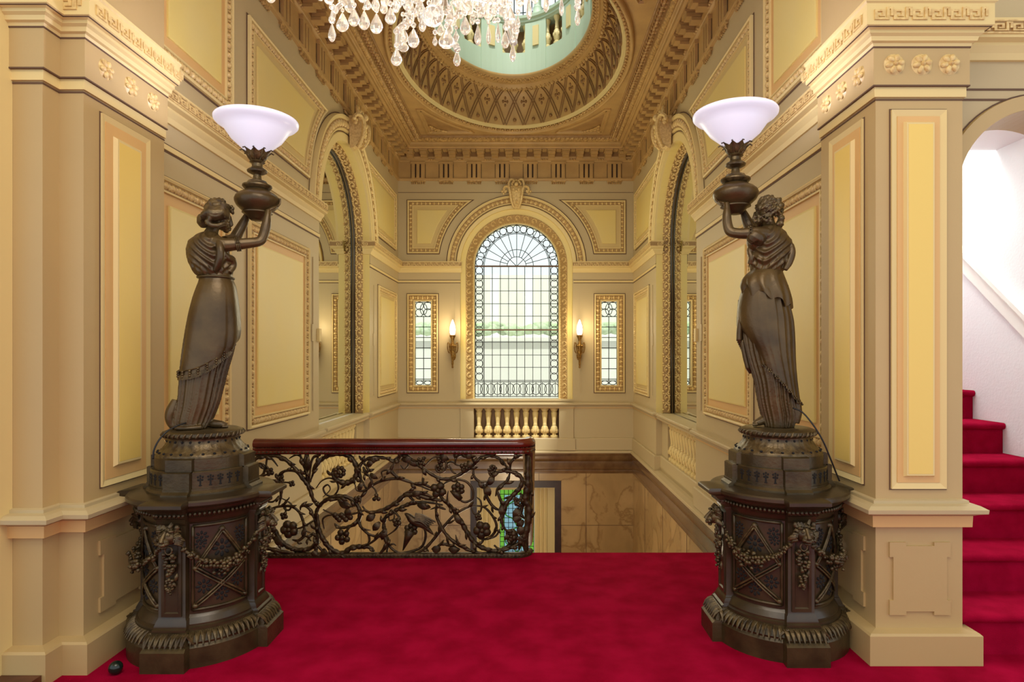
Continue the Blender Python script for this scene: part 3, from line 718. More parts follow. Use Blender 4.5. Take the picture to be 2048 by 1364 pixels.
# arch to the staircase on the right
TA = lambda u, v, n: (u, 3.34-n, v)
AC, ARr, AS = 2.75, .453, 2.43
mb = MB(TA); columns(mb, 2.2, 4.2, 0, 5.4, arches=[(AC, ARr, 0, AS)]); arch_loft(mb, AC, 0, AS, [(ARr, 0), (ARr, -.3)])
o = mb.build('wall_stair_arch', 'lilac'); tag(o, 'arched opening in the wall right of the right pier', 'wall', kind='structure')
mb = MB(TA); arch_loft(mb, AC, 0, AS, [(ARr, 0), (ARr, .02), (ARr+.075, .02), (ARr+.08, 0)]); mb.build('archivolt', 'tan', o)
mb = MB(TA); arch_loft(mb, AC, 0, AS, [(ARr+.08, .002), (ARr+.088, .002)])
for v in (2.935, 2.99): mb.box((2.2, v-.005, 0), (4.0, v+.005, .004))
mb.build('painted_line', 'line', o)  # dark brown painted lines round and above the arch
string_course(o, [(2.2, 3.34), (4.2, 3.34)], [(TA, 2.33, 3.6)], 3.14)
mb = MB(); mb.add([(3.39, 3.64, 0), (3.39, 9, 0), (3.39, 9, 6), (3.39, 3.64, 6)], [(0, 1, 2, 3)])
mb.add([(2.2, 9, 0), (3.39, 9, 0), (3.39, 9, 6), (2.2, 9, 6)], [(0, 1, 2, 3)]); mb.add([(2.2, 3.65, 0), (2.2, 9, 0), (2.2, 9, 6), (2.2, 3.65, 6)], [(0, 1, 2, 3)])
mb.add([(2.2, 3.64, 5.0), (3.39, 3.64, 5.0), (3.39, 9, 6), (2.2, 9, 6)], [(0, 1, 2, 3)])
mb.box((3.0, 3.9, 3.05), (3.39, 4.5, 5.1))
tag(mb.build('wall_staircase', 'white'), 'white textured walls round the ascending staircase', 'wall', kind='structure')
mb = MB(lambda u, v, n: (3.39-n, u, v)); s = .80
def zz(y, o): return 1.88+(y-4.246)*.88+o
mb.prism([(3.7, zz(3.7, -.17)), (7.2, zz(7.2, -.17)), (7.2, zz(7.2, 0)), (3.7, zz(3.7, 0))], 0, .03)
mb.prism([(3.7, zz(3.7, -.03)), (7.2, zz(7.2, -.03)), (7.2, zz(7.2, .01)), (3.7, zz(3.7, .01))], 0, .055)
tag(mb.build('trim_3', 'whitegloss'), 'white sloping dado rail on the staircase wall', 'dado rail', kind='structure')
st = thing('staircase', (2.8, 3.2, 0), 'crimson carpeted staircase going up behind the right pier', 'stairs')
for k in range(13):
    y0 = 3.375+k*.2857; z1 = .216*(k+1); mb = MB()
    y0 = 3.2+k*.30; x0 = 2.225
    xr = 3.39
    if k: x0 = 2.302
    xr = 3.385
    ye = .33 if k else .135
    prof = [(y0+.03, z1-.218), (y0+.03, z1-.05), (y0+.008, z1-.04), (y0, z1-.022), (y0+.006, z1-.006), (y0+.02, z1), (y0+ye, z1), (y0+ye, z1-.218)]
    mb.loft([[(x0, a, b) for a, b in prof], [(xr, a, b) for a, b in prof]]); 
    if not k: mb.loft([[(x_, a_, b_) for a_, b_ in ((y0+.135, 0), (y0+.135, z1), (y0+.33, z1), (y0+.33, 0))] for x_ in (2.302, xr)])
    mb.build('step', 'stair_carpet', st, ang=50)

# ------------------------------------------------------------------ entablature and ceiling
YN = 4.95
rect = [(XL, YN), (XL, YB), (XR, YB), (XR, YN)]
ce = MB(); sweep(ce, rect, [(-.02, 4.655), (.03, 4.66), (.035, 4.675), (.035, 4.70), (.008, 4.703), (.008, 4.985), (.03, 4.985), (.035, 4.995), (.055, 5.005), (.055, 5.03), (.06, 5.06), (.06, 5.155), (.235, 5.155), (.24, 5.17), (.262, 5.175), (.264, 5.215), (.275, 5.222), (.285, 5.24), (.30, 5.245), (.30, 5.36), (-.02, 5.36)], close=True)
ceil = ce.build('ceiling', 'ceil'); tag(ceil, 'brown and gilt coffered ceiling with cornice round the stair hall', 'ceiling', kind='structure')
mb = MB(); sweep(mb, rect, [(.30, 5.25), (.31, 5.245), (.33, 5.255), (.35, 5.27), (.352, 5.30), (.30, 5.30)], close=True); mb.build('leaf_fillet', 'ceil_gilt', ceil)
mb = MB(); sweep(mb, rect, [(.352, 5.295), (.40, 5.295), (.40, 5.31), (.352, 5.31)], close=True); mb.build('flat_band', 'ceil_dark', ceil)
mb = MB(); sweep(mb, rect, [(.40, 5.29), (.405, 5.27), (.43, 5.255), (.455, 5.265), (.465, 5.285), (.48, 5.28), (.49, 5.285), (.49, 5.31), (.40, 5.31)], close=True); cv = mb.build('acanthus_moulding', 'ceil_dark', ceil)
mb = MB(); ins = [(XL+.43, YN+.43), (XR-.43, YN+.43), (XR-.43, YB-.43), (XL+.43, YB-.43)]; TZ = lambda u, v, n: (u, v, 5.262-n)
for i, (u, v, a) in enumerate(along(ins, .075)):
    mb.bump(u, v, .034, .026, .028, a+.5, 6, 0, TZ); mb.bump(u+.03*math.cos(a+1.8), v+.03*math.sin(a+1.8), .02, .011, .028, a-.6, 5, 0, TZ); mb.bump(u-.03*math.cos(a+1.8), v-.03*math.sin(a+1.8), .02, .011, .026, a+1.4, 5, 0, TZ)
mb.build('leaves', 'ceil_gilt', cv)
TT3 = [(TB, [-1.955+.4945*k for k in range(8)], XL, XR), (TL, [5.858+.4945*k for k in range(-1, 10)], 5.0, YB), (TR, [5.858+.4945*k for k in range(-1, 10)], 5.0, YB)]
mb = MB(); sweep(mb, rect, [(.0601, 5.07), (.064, 5.07), (.064, 5.151), (.232, 5.151), (.232, 5.1549), (.0601, 5.1549)], close=True); mb.build('modillion_shade', 'glaze_shade', ceil)  # dark strip painting in the shade behind and under the modillions
tg, gr, gu, md, bd = MB(), MB(), MB(), MB(), MB()
for T, us, a0, a1 in TT3:
    for u in us:
        for q in (-1, 0, 1): tg.box((u+q*.082-.027, 4.70, .008), (u+q*.082+.027, 4.965, .042), T)
        tg.box((u-.13, 4.95, .008), (u+.13, 4.99, .05), T); tg.box((u-.122, 4.70, .008), (u+.122, 4.96, .02), T)
        for q in (-.5, .5): gr.box((u+q*.082-.014, 4.715, .018), (u+q*.082+.014, 4.95, .0225), T)
        for q in (-1, 1): gr.box((u+q*.126-.005, 4.70, .008), (u+q*.126+.005, 4.95, .012), T)
        gu.box((u-.13, 4.635, 0), (u+.13, 4.66, .03), T)
        for k in range(7): gu.loft([[(u-.105+k*.035+r*.014*math.cos(b), z, .016+r*.014*math.sin(b)) for b in (0, 1.57, 3.14, 4.71)] for r, z in ((.6, 4.636), (1, 4.60))], T=T)
        for k in range(3): bd.bump(u+.247/2+.0+(k-1)*.045+.12, 5.02, .02, .016, .03, 0, 6, .05, T)
    n = int((a1-a0)/.2472)
    off = us[0]-.1236
    k0 = int((a0-off)/.2472)
    for k in range(k0, k0+n+3):
        u = off+k*.2472
        if not a0+.06 < u < a1-.1: continue
        for p0, p1, z0, z1, hw in ((.055, .232, 5.122, 5.15, .072), (.055, .215, 5.075, 5.118, .060), (.055, .16, 5.04, 5.072, .056)): md.box((u-hw, z0, p0), (u+hw, z1, p1), T)
        md.box((u+.085, 5.14, .085), (u+.163, 5.152, .215), T)
tg.build('triglyph', 'ceil', ceil); gr.build('triglyph_groove', 'groove', ceil); gu.build('guttae', 'ceil_gilt', ceil); md.build('modillion', 'ceil', ceil); bd.build('beading', 'ceil_gilt', ceil)

# flat ceiling with the oval opening, oval cove and lantern
DY = 7.95; EA0, EB0, EA1, EB1 = 1.526, 2.38, 1.03, 1.65
def E(t, th): return (XC+(EA0+(EA1-EA0)*t)*math.cos(th), DY+(EB0+(EB1-EB0)*t)*math.sin(th))
NE = 144
# equal spacing round the oval
_acc = [0]; _N = 720
for k in range(_N):
    a, b = Vector(E(0, 2*PI*k/_N)), Vector(E(0, 2*PI*(k+1)/_N)); _acc.append(_acc[-1]+(b-a).length)
def TH(f):
    f = f % 1.0; s_ = f*_acc[-1]; lo, hi = 0, _N
    while hi-lo > 1:
        m = (lo+hi)//2
        if _acc[m] <= s_: lo = m
        else: hi = m
    return 2*PI*(lo+(s_-_acc[lo])/(_acc[lo+1]-_acc[lo]))/_N
ths = [TH(k/NE) for k in range(NE)]
def eloop(t, z): return [(*E(t, a), z) for a in ths]
mb = MB(); l0, l1 = [], []
for a in ths:
    x, y = E(0, a); dx, dy = x-XC, y-DY; k = min(abs((XR-.40-XC)/dx) if abs(dx) > 1e-6 else 9e9, abs((YB-.40-DY)/dy) if abs(dy) > 1e-6 else 9e9); k = max(1.001, k)
    l0.append((XC+dx*k, DY+dy*k, 5.30)); l1.append((x, y, 5.30))
mb.loft([l0, l1], caps=(False, False)); mb.build('flat_field', 'ceil', ceil)
rg = MB(); rg.loft([eloop(t, z) for t, z in ((-.02, 5.30), (-.01, 5.262), (.02, 5.245), (.06, 5.245), (.08, 5.26), (.085, 5.285), (.10, 5.285))], caps=(False, False)); ring_o = rg.build('oval_moulding', 'ceil', ceil, smooth=True)
rg = MB(); rg.loft([eloop(t, z) for t, z in ((.10, 5.285), (.17, 5.31), (.175, 5.30))], caps=(False, False)); rg.build('oval_leaf_bed', 'ceil_dark', ring_o)
rg = MB(); rg.loft([eloop(t, z) for t, z in ((.175, 5.30), (.20, 5.30), (.22, 5.325), (.25, 5.335), (.27, 5.335))], caps=(False, False)); rg.build('pale_fillet', 'buff', ring_o, smooth=True)
mb = MB(); NB = 150
for k in range(NB):
    a = TH(k/NB); x, y = E(.135, a); mb.ell((x, y, 5.288), (.026, .026, .022), 6, 4)
    x, y = E(.158, TH((k+.5)/NB)); mb.ell((x, y, 5.295), (.014, .014, .02), 5, 4)
mb.build('leaf_beading', 'ceil_gilt', ring_o)
# lattice cove
def cove(f, s_): t = .27+.33*(1-math.cos(s_*PI/2)); x, y = E(t, TH(f)); return (x, y, 5.335+.50*math.sin(s_*PI/2))
mb = MB(); mb.loft([[cove(k/NE, s_/8) for k in range(NE)] for s_ in range(9)], caps=(False, False)); cvo = mb.build('lattice_cove', 'ceil', ceil, smooth=True)
mb = MB(); mg = MB(); ND = 36
for k in range(ND):
    for d in (-1, 1):
        for o_ in (-.003, .003):
            pts = []
            for s_ in range(9):
                f = (k+.5*d*(s_/8*2-1))/ND+o_/1.6; x, y, z = cove(f, s_/8); pts.append((x+(XC-x)*.006, y+(DY-y)*.006, z-.004))
            mb.tube(pts, .0075, 5)
    x, y, z = cove(k/ND, .5)
    for kk, f in ((0, (k+.5)/ND),):
        p = Vector(cove(f, .5)); q = Vector(cove(f+.001, .5)); r = Vector(cove(f, .52)); uu = (q-p).normalized(); vv = (r-p).normalized(); nn = uu.cross(vv).normalized()
        if nn.dot(Vector((XC, DY, 5))-p) < 0: nn = -nn
        TF = (lambda p, uu, vv, nn: lambda u, v, n: tuple(p+uu*u+vv*v+nn*n))(p, uu, vv, nn)
        for a, b in ((0, .055), (0, -.055), (.035, 0), (-.035, 0)): mg.bump(a, b, .02, .03, .02, 0, 6, .0, TF)
        mg.bump(0, 0, .016, .016, .03, 0, 6, 0, TF)
        for e_ in (1, -1):      # sunk lozenge edges
            pass
        for (sa, sb) in ((.04, .10), (.96, .90)):
            p2 = Vector(cove(k/ND, sa+.06 if sa < .5 else sa-.06))
            mg.ell(tuple(p2+(Vector((XC, DY, p2.z))-p2)*.01), (.03, .03, .03), 5, 4)
    pts = []
    for q in range(17):
        a = 2*PI*q/16; r_ = max(abs(math.cos(a)), abs(math.sin(a)))
        f = (k+.5)/ND+.0052*math.cos(a)/(abs(math.cos(a))+abs(math.sin(a)))*1.3; s_ = .5+.25*math.sin(a)/(abs(math.cos(a))+abs(math.sin(a)))
        x, y, z = cove(f, s_); pts.append((x+(XC-x)*.004, y+(DY-y)*.004, z-.003))
mb.build('lattice_rib', 'glaze_shade', cvo, smooth=True); mg.build('lozenge_rosette', 'glaze_shade', cvo)
rg = MB(); rg.loft([eloop(t, z) for t, z in ((.60, 5.835), (.62, 5.80), (.66, 5.79), (.70, 5.80), (.72, 5.83), (.76, 5.84), (.78, 5.86), (.80, 5.84), (.84, 5.84), (.97, 5.87), (1.0, 5.88), (1.0, 5.93))], caps=(False, False)); eye = rg.build('lantern_eye', 'ceil', ceil, smooth=True)
mb = MB()
for k in range(120):
    x, y = E(.66, TH(k/120)); mb.ell((x, y, 5.80), (.026, .026, .028), 6, 4)
    x, y = E(.69, TH((k+.5)/120)); mb.ell((x, y, 5.80), (.018, .018, .028), 5, 4)
    x, y = E(.90, TH(k/120)); mb.ell((x, y, 5.853), (.026, .026, .014), 6, 4)
    x, y = E(.95, TH((k+.5)/120)); mb.ell((x, y, 5.862), (.018, .018, .016), 5, 4); x, y = E(.86, TH((k+.5)/120)); mb.ell((x, y, 5.845), (.012, .012, .012), 5, 4)
mb.build('acanthus_ring', 'ceil_gilt', eye)
# corner panels
def cpoly(sx, sy):
    X0 = (XR-XC-.61); Y0 = (YB-DY-.61); k = .14; pts = []
    for q in range(200):
        a = PI/2*q/199; x, y = (EA0+.13)*math.cos(a), (EB0+.13)*math.sin(a)
        if x <= X0-.09 and y <= Y0-.09: pts.append((x, y))
    pts = [(X0, pts[0][1]+.0)]+pts[::6]+[(pts[-1][0], Y0)]
    poly = pts[::-1]+[(X0, Y0)]
    out = [(XC+sx*x, DY+sy*y) for x, y in poly]
    ar = sum(out[i-1][0]*out[i][1]-out[i][0]*out[i-1][1] for i in range(len(out)))
    return out if ar > 0 else out[::-1]
for sx in (-1, 1):
    for sy in (-1, 1):
        p = cpoly(sx, sy); T = lambda u, v, n: (u, v, 5.30-n); L = lambda q, n: [(u, v, n) for u, v in q]
        mb = MB(T); mb.loft([L(p, 0), L(p, .025), L(inset(p, .02), .03), L(inset(p, .035), .008), L(inset(p, .05), .008), L(inset(p, .055), .02), L(inset(p, .07), .02), L(inset(p, .075), .004)], caps=(False, False)); cp = mb.build('corner_panel', 'ceil', ceil)
        mb = MB(T); mb.loft([L(inset(p, .075), .002), L(inset(p, .075), .005)], caps=(False, True)); mb.build('field', 'ceil_dark', cp)
        mb = MB(T); cxx, cyy = XC+sx*(XR-XC-.72), DY+sy*(YB-DY-.70)
        for a, b in ((0, 0), (-.09, 0), (0, -.09), (-.05, -.05), (.04, .04)): mb.bump(cxx+sx*a, cyy+sy*b, .05, .035, .035, a*9, 7)
        mb.tube([(cxx+sx*a, cyy+sy*b, .02) for a, b in cr([(-.24, .02), (-.14, -.04), (-.05, -.14), (.02, -.26)], 4)], .02, 6)
        mb.build('scroll', 'ceil_gilt', cp)

# lantern drum above the oval eye
def D_(da, f, z): a = TH(f); return (XC+(EA1+.03+da)*math.cos(a), DY+(EB1+.03+da)*math.sin(a), z)
def dl(da, z): return [D_(da, k/NE, z) for k in range(NE)]
lan = thing('ceiling_lantern', (XC, DY, 5.9), 'pale green oval balustrade and glazed lantern above the ceiling opening', 'skylight')
mb = MB(); mb.loft([dl(0, 5.88), dl(0, 6.27), dl(.06, 6.27)], caps=(False, False)); mb.loft([dl(.06, 6.27), dl(.22, 6.27)], caps=(False, False)); mb.build('drum', 'green', lan)
mb = MB(); mb.loft([dl(.22, 6.27), dl(.22, 6.72)], caps=(False, False)); mb.build('gallery_backing', 'ceil_dark', lan)
mb = MB(); mb.loft([dl(.2, 6.70), dl(.01, 6.70), dl(.0, 6.72), dl(-.02, 6.73), dl(-.02, 6.76), dl(-.05, 6.78), dl(-.055, 6.82), dl(.0, 6.84), dl(.22, 6.84)], caps=(False, False)); mb.build('handrail', 'green', lan, ang=40)
NP = 12
mc = MB()
for k in range(NP):
    f = (k+.5)/NP+.25; n1 = .021; mb = MB()
    a = [D_(-.012, f-n1+2*n1*q/4, 5.9) for q in range(5)]
    mb.loft([[(x, y, z) for x, y, _ in a]+[(XC+(x-XC)*1.12, DY+(y-DY)*1.08, z) for x, y, _ in a[::-1]] for z in (5.9, 6.71)])
    mb.build('pedestal_block', 'green', lan)
    x, y, _ = D_(-.028, f, 0); p = Vector((x, y, 6.49)); q = Vector(D_(-.028, f+.002, 6.49)); uu = (q-p).normalized(); nn = uu.cross(Vector((0, 0, 1)))
    if nn.dot(Vector((XC, DY, 6.49))-p) < 0: nn = -nn
    TF = (lambda p, uu, nn: lambda u, v, n: tuple(p+uu*u+Vector((0, 0, v))+nn*(n+.003)))(p, uu, nn)
    mb = MB(TF); mb.box((-.05, -.15, -.02), (.05, .15, .004)); mb.build('pedestal_panel', 'buff', lan)
    x, y, _ = D_(.08, f, 0)
    mb = MB(); mb.lathe([(.085, 6.84), (.085, 6.88), (.07, 6.92), (.075, 6.96), (.055, 6.98), (.052, 7.1), (.062, 7.12), (.052, 7.15), (.048, 7.6), (.07, 7.65), (.08, 7.72)], (x, y), 12); mb.build('colonnette', 'green', lan, ang=40)
    for q in range(3):
        x, y, _ = D_(.06, f+(q+1)/(4*NP)*1.0+.0, 0)
        mb = MB(); mb.lathe([(.055, 6.27), (.055, 6.30), (.035, 6.32), (.05, 6.37), (.058, 6.42), (.045, 6.48), (.03, 6.50), (.035, 6.515), (.03, 6.53), (.026, 6.62), (.04, 6.65), (.05, 6.68), (.05, 6.71)], (x, y), 10)
        for w_ in range(6): mb.ell((x+.052*math.cos(w_*PI/3), y+.052*math.sin(w_*PI/3), 6.42), (.014, .014, .03), 5, 4)
        mb.build('baluster', 'buff', lan, ang=40)
    pts = [D_(.2, f+.01, 6.84), D_(.2, f+1/NP-.01, 6.84)]
    for z in (7.0, 7.25, 7.5, 7.75): mc.tube([D_(.2, f+w_/(6*NP), z) for w_ in range(7)], .008, 4)
    for w_ in range(1, 6): mc.tube([D_(.2, f+w_/(6*NP), 6.84), D_(.2, f+w_/(6*NP), 7.9)], .008, 4)
mc.build('lead_lines', 'lead', lan)
mb = MB(); mb.loft([dl(.22, 6.84), dl(.22, 7.9)], caps=(False, False)); mb.build('glazing', 'pane', lan)
mb = MB(); mb.loft([dl(.25, 7.85), dl(-.02, 7.85), dl(-.05, 7.95), dl(-.05, 8.05), dl(.25, 8.05)], caps=(False, False)); mb.build('upper_cornice', 'green', lan)
mb = MB(); mb.loft([dl(-.05, 8.05), dl(-.5, 8.5)], caps=(False, False)); mb.build('roof_light', 'pane', lan)
mb = MB(); mb.box((-6, -1.5, 5.32), (4.2, 4.93, 5.4)); tag(mb.build('ceiling_landing', 'cream'), 'plain cream ceiling over the landing', 'ceiling', kind='structure')
mb = MB()                                       # roof over the stair hall so that daylight only enters by lantern and windows
l0, l1 = [], []
for x, y, z in dl(.24, 5.88):
    dx, dy = x-XC, y-DY; k = min(abs(2.5/dx) if abs(dx) > 1e-6 else 9e9, abs(3.35/dy) if abs(dy) > 1e-6 else 9e9); l0.append((XC+dx*k, DY+dy*k, 5.95)); l1.append((x, y, 5.95))
mb.loft([l0, l1], caps=(False, False)); tag(mb.build('roof', 'ceil_dark'), 'roof slab above the stair hall ceiling', 'roof', kind='structure')
# ------------------------------------------------------------------ bronze figures on pedestals
class View:
    """upright plane through a figure's axis, square to the line of sight; used to read sizes off the photograph"""
    def __init__(s, ox, oy):
        s.O = Vector((ox, oy)); s.D = s.O.normalized(); s.U = Vector((s.D.y, -s.D.x))
    def pt(s, x, y, off=0.):
        r = Vector(((x-CX)/F, 1.0)); t = (s.O.dot(s.D)+off)/r.dot(s.D); return Vector((t*r.x, t, EYE+t*(CY-y)/F))
def plan(R, w, e, n=11):
    out = []; al = math.asin(w/R)
    for k in range(4):
        ph = k*PI/2; c, s_ = math.cos(ph), math.sin(ph)
        for a, b in ((R*math.cos(al), -w), (R+e, -w), (R+e, w), (R*math.cos(al), w)): out.append((a*c-b*s_, a*s_+b*c))
        for q in range(1, n): a = ph+al+(PI/2-2*al)*q/n; out.append((R*math.cos(a), R*math.sin(a)))
    return out
def pedestal(cx, cy, label):
    th = thing('pedestal', (cx, cy, 0), label, 'pedestal', 'bronze mounted pedestals')
    def lf(mb, prof, w=.068, e=.0):
        mb.loft([[(cx+x, cy+y, z) for x, y in plan(R, min(w*ww, R*.6), ee)] for R, ee, ww, z in prof])
    mb = MB(); lf(mb, [(.362, .034, 1.6, .0), (.362, .034, 1.6, .10), (.352, .026, 1.55, .115)]); mb.build('plinth', 'bronze', th, ang=30)
    mb = MB(); lf(mb, [(.352, .02, 1.5, .113), (.355, .02, 1.45, .125), (.342, .018, 1.4, .155), (.32, .016, 1.3, .17), (.32, .016, 1.3, .18)]); lt = mb.build('leaf_torus', 'bronze', th, ang=30)
    mb = MB(); P = plan(.342, .10, .018, 40)
    pp = [(cx+x, cy+y) for x, y in P]
    for u, v, a in along(pp, .026):
        nx, ny = math.sin(a), -math.cos(a)
        for q in (-1, 0, 1):
            pts = [(u+nx*(.03-.05*t)+math.cos(a)*q*.010*t, v+ny*(.03-.05*t)+math.sin(a)*q*.010*t, .118+.05*t**.7+.006*math.sin(t*PI)) for t in (0, .3, .6, 1)]
            mb.tube(pts, [.003, .0065, .006, .004], 5)
    mb.build('acanthus_leaves', 'bronze_light', lt)
    mb = MB(); lf(mb, [(.32, .018, 1.25, .178), (.32, .018, 1.25, .186), (.308, .018, 1.2, .192), (.308, .018, 1.2, .20), (.292, .022, 1.1, .225), (.29, .022, 1.05, .228), (.278, .03, 1., .24), (.278, .03, 1., .70), (.288, .028, 1.05, .712), (.293, .026, 1.05, .725)]); body = mb.build('body', 'walnut', th, ang=30)
    mb = MB(); lf(mb, [(.293, .026, 1.05, .723), (.298, .026, 1.1, .735), (.308, .03, 1.15, .745), (.312, .03, 1.15, .765), (.328, .034, 1.25, .775), (.338, .038, 1.3, .79), (.36, .046, 1.5, .80), (.366, .05, 1.55, .808), (.366, .05, 1.55, .824), (.358, .046, 1.5, .832), (.30, .02, 1.0, .84)]); co = mb.build('cornice_slab', 'walnut', th, ang=30)
    mb = MB()
    for u, v, a in along([(cx+x, cy+y) for x, y in plan(.322, .072, .02, 30)], .022): mb.ell((u, v, .757), (.010, .010, .012), 5, 4)
    mb.build('bead_course', 'bronze', co)
    # pierced panels between the piers
    Rr = .278
    for k in range(4):
        a0 = PI/4+k*PI/2
        TC = (lambda a0: lambda u, v, n: (cx+(Rr+n)*math.cos(a0+u/Rr), cy+(Rr+n)*math.sin(a0+u/Rr), v))(a0)
        hw, z0, z1 = .135, .262, .688; mb = MB(TC); NN = 12
        def strip(ua, va, ub, vb, r, n=.004, seg=8): mb.tube([(ua+(ub-ua)*q/seg, va+(vb-va)*q/seg, n) for q in range(seg+1)], r, 6)
        for ua, va, ub, vb in ((-hw, z0, hw, z0), (-hw, z1, hw, z1), (-hw, z0, -hw, z1), (hw, z0, hw, z1)): strip(ua, va, ub, vb, .009, .003)
        pa = mb.build('pierced_panel', 'bronze', th, smooth=True)
        mb = MB(TC); vm = (z0+z1)/2; h = (z1-z0)/2; ww = hw-.012
        for d in (-.009, .009):
            for sx in (-1, 1):
                strip(sx*ww, z0+.02+d, -sx*ww, vm-.0+d+h*.0-.0, .006, .010)
                strip(sx*ww, vm+d, 0, z1-.03+d, .006, .010); 
        mb.build('lattice_strap', 'bronze_light', pa, smooth=True)
        mb = MB(TC)
        for sx, v in ((-1, z0+.02), (1, z0+.02), (-1, vm), (1, vm), (0, z1-.03)): mb.bump(sx*ww, v, .017, .017, .018, 0, 10, .0)
        mb.build('boss', 'bronze_light', pa, smooth=True)
        mb = MB(TC); rn = random.Random(3)
        for uu, vv, rr in ((0, vm+.085, .05), (0, z0+.108-.105+.0, .0), (0, vm-.005-.0, .0), (-.085, vm-.10, .04), (.085, vm-.10, .04), (0, vm-.03, .04), (0, z0+.06, .04), (-.095, z1-.06, .035), (.095, z1-.06, .035), (-.1, vm+.12, .03), (.1, vm+.12, .03)):
            if rr == 0: continue
            mb = MB(TC)
            for q in range(8):
                a = q*PI/4; mb.bump(uu+rr*.66*math.cos(a), vv+rr*.66*math.sin(a), rr*.32, rr*.19, .004, a, 6, .0012)
            mb.bump(uu, vv, rr*.24, rr*.24, .004, 0, 8, .0012)
            mb.build('piercing', 'void', pa)
    # piers with lion masks and hanging fruit; garlands from mask to mask
    for k in range(4):
        ph = (-PI/2, 0, PI/2, PI)[k]; c, s_ = math.cos(ph), math.sin(ph)
        TP = (lambda c, s_: lambda u, v, n: (cx+(.308+n)*c-u*s_, cy+(.308+n)*s_+u*c, v))(c, s_)
        mb = MB(TP); mb.loft([[(a, b, 0) for a, b in rectp(-.05, .245, .05, .69)], [(a, b, .008) for a, b in rectp(-.05, .245, .05, .69)], [(a, b, .008) for a, b in rectp(-.036, .262, .036, .675)], [(a, b, .001) for a, b in rectp(-.03, .268, .03, .67)]], caps=(False, True))
        mb.build('pier_frame', 'walnut', th)
        mb = MB(TP); rn = random.Random(20+k)
        mb.ell((0, .655, .035), (.045, .042, .04), 12, 8); mb.ell((0, .64, .062), (.026, .024, .03), 10, 6); mb.ell((0, .628, .085), (.018, .012, .012), 8, 5)
        mb.tube([(0, .685, .06), (0, .66, .085), (0, .642, .095)], [.010, .010, .013], 7)
        for q in (-1, 1):
            mb.ell((q*.02, .67, .066), (.010, .006, .008), 6, 4); mb.ell((q*.016, .632, .078), (.014, .011, .012), 8, 5); mb.ell((q*.03, .69, .06), (.016, .008, .012), 6, 4)
            mb.ell((q*.045, .70, .035), (.014, .018, .012), 6, 5)
        mb.ell((0, .612, .07), (.017, .009, .012), 8, 5)
        for q in range(34):
            a = rn.uniform(-.5, PI+.5); r_ = rn.uniform(.042, .064); x, y = r_*math.cos(a), r_*math.sin(a)*1.05
            mb.tube([(x*.8, .65+y*.85, .045), (x*1.1+rn.uniform(-.008, .008), .65+y*1.1, .042), (x*1.25, .65+y*1.15-.015, .022)], [.010, .009, .004], 5)
        lm = mb.build('lion_mask', 'bronze_light', th, ang=70)
        mb = MB(TP); mb.tube([(.018*math.cos(2*PI*q/12), .585+.02*math.sin(2*PI*q/12), .03) for q in range(13)], .005, 6)
        zc = .565
        for q in range(44):
            t = rn.random(); w_ = .038*(1-.75*t)*(.55+.45*abs(math.cos(t*9))); x = rn.uniform(-w_, w_); z = zc-.20*t
            mb.ell((x, z, .016+rn.random()*.018), (.011*(1.2-.5*t),)*3, 6, 4, wob=.4, seed=q)
        for q in range(6): mb.bump(rn.uniform(-.03, .03), zc-.03-q*.03, .022, .010, .012, rn.uniform(0, 3), 6, .01)
        mb.build('fruit_drop', 'bronze_light', th, ang=70)
        mb = MB(); rn = random.Random(50+k)
        for q in range(70):
            t = rn.random(); a = ph+(.16+t*(PI/2-.32)); zz_ = .60-.115*math.sin(PI*t)**.8; thick = .012+.022*math.sin(PI*t)+.016*(abs(t-.5) < .14)
            r_ = Rr+.035+rn.uniform(-.3, .8)*thick; z = zz_+rn.uniform(-1, 1)*thick
            mb.ell((cx+r_*math.cos(a), cy+r_*math.sin(a), z), (rn.uniform(.007, .014),)*3, 6, 4, wob=.5, seed=q)
        pts = []
        for q in range(17):
            t = q/16; a = ph+.1+t*(PI/2-.2); pts.append((cx+(Rr+.03)*math.cos(a), cy+(Rr+.03)*math.sin(a), .61-.118*math.sin(PI*t)**.8))
        mb.tube(pts, .009, 6)
        for q in range(5):
            a = ph+PI/4+(q-2)*.09; r_ = Rr+.065
            for w_ in range(5):
                b = w_*2*PI/5; mb.ell((cx+r_*math.cos(a)-math.sin(a)*.014*math.cos(b), cy+r_*math.sin(a)+math.cos(a)*.014*math.cos(b), .487+.014*math.sin(b)+abs(q-2)*.008), (.011, .011, .011), 6, 4)
        mb.build('garland', 'bronze_light', th, ang=70)
    # upper tiers
    mb = MB(); lf(mb, [(.275, .02, 1.0, .836), (.275, .02, 1.0, .85), (.262, .016, 1.0, .862), (.262, .016, 1.0, .872)]); lf(mb, [(.255, .0195, .99, .858), (.255, .02, 1.0, .955), (.25, .016, 1.0, .96)]); mb.build('lower_tier', 'bronze', th, ang=30)
    for k in range(4):
        for q in range(-2, 3):
            mb = MB(); a = PI/4+k*PI/2+q*.185; TC = (lambda a: lambda u, v, n: (cx+(.2555+n)*math.cos(a+u/.2555), cy+(.2555+n)*math.sin(a+u/.2555), v))(a)
            mb.box((-.004, .885, 0), (.004, .93, .0015), TC)
            for x, y in ((0, .938), (-.011, .932), (.011, .932), (-.009, .917), (.009, .917)): mb.bump(x, y, .0055, .0065, .002, 0, 6, 0, TC)
            mb.bump(0, .888, .009, .004, .002, 0, 6, 0, TC)
            mb.build('cut_out', 'void', th)
    
    mb = MB(); lf(mb, [(.236, .016, 1.0, .940), (.236, .016, 1.0, 1.02), (.225, .012, 1.0, 1.026)]); mb.build('upper_tier', 'bronze', th, ang=30)
    mb = MB(); NF = 120
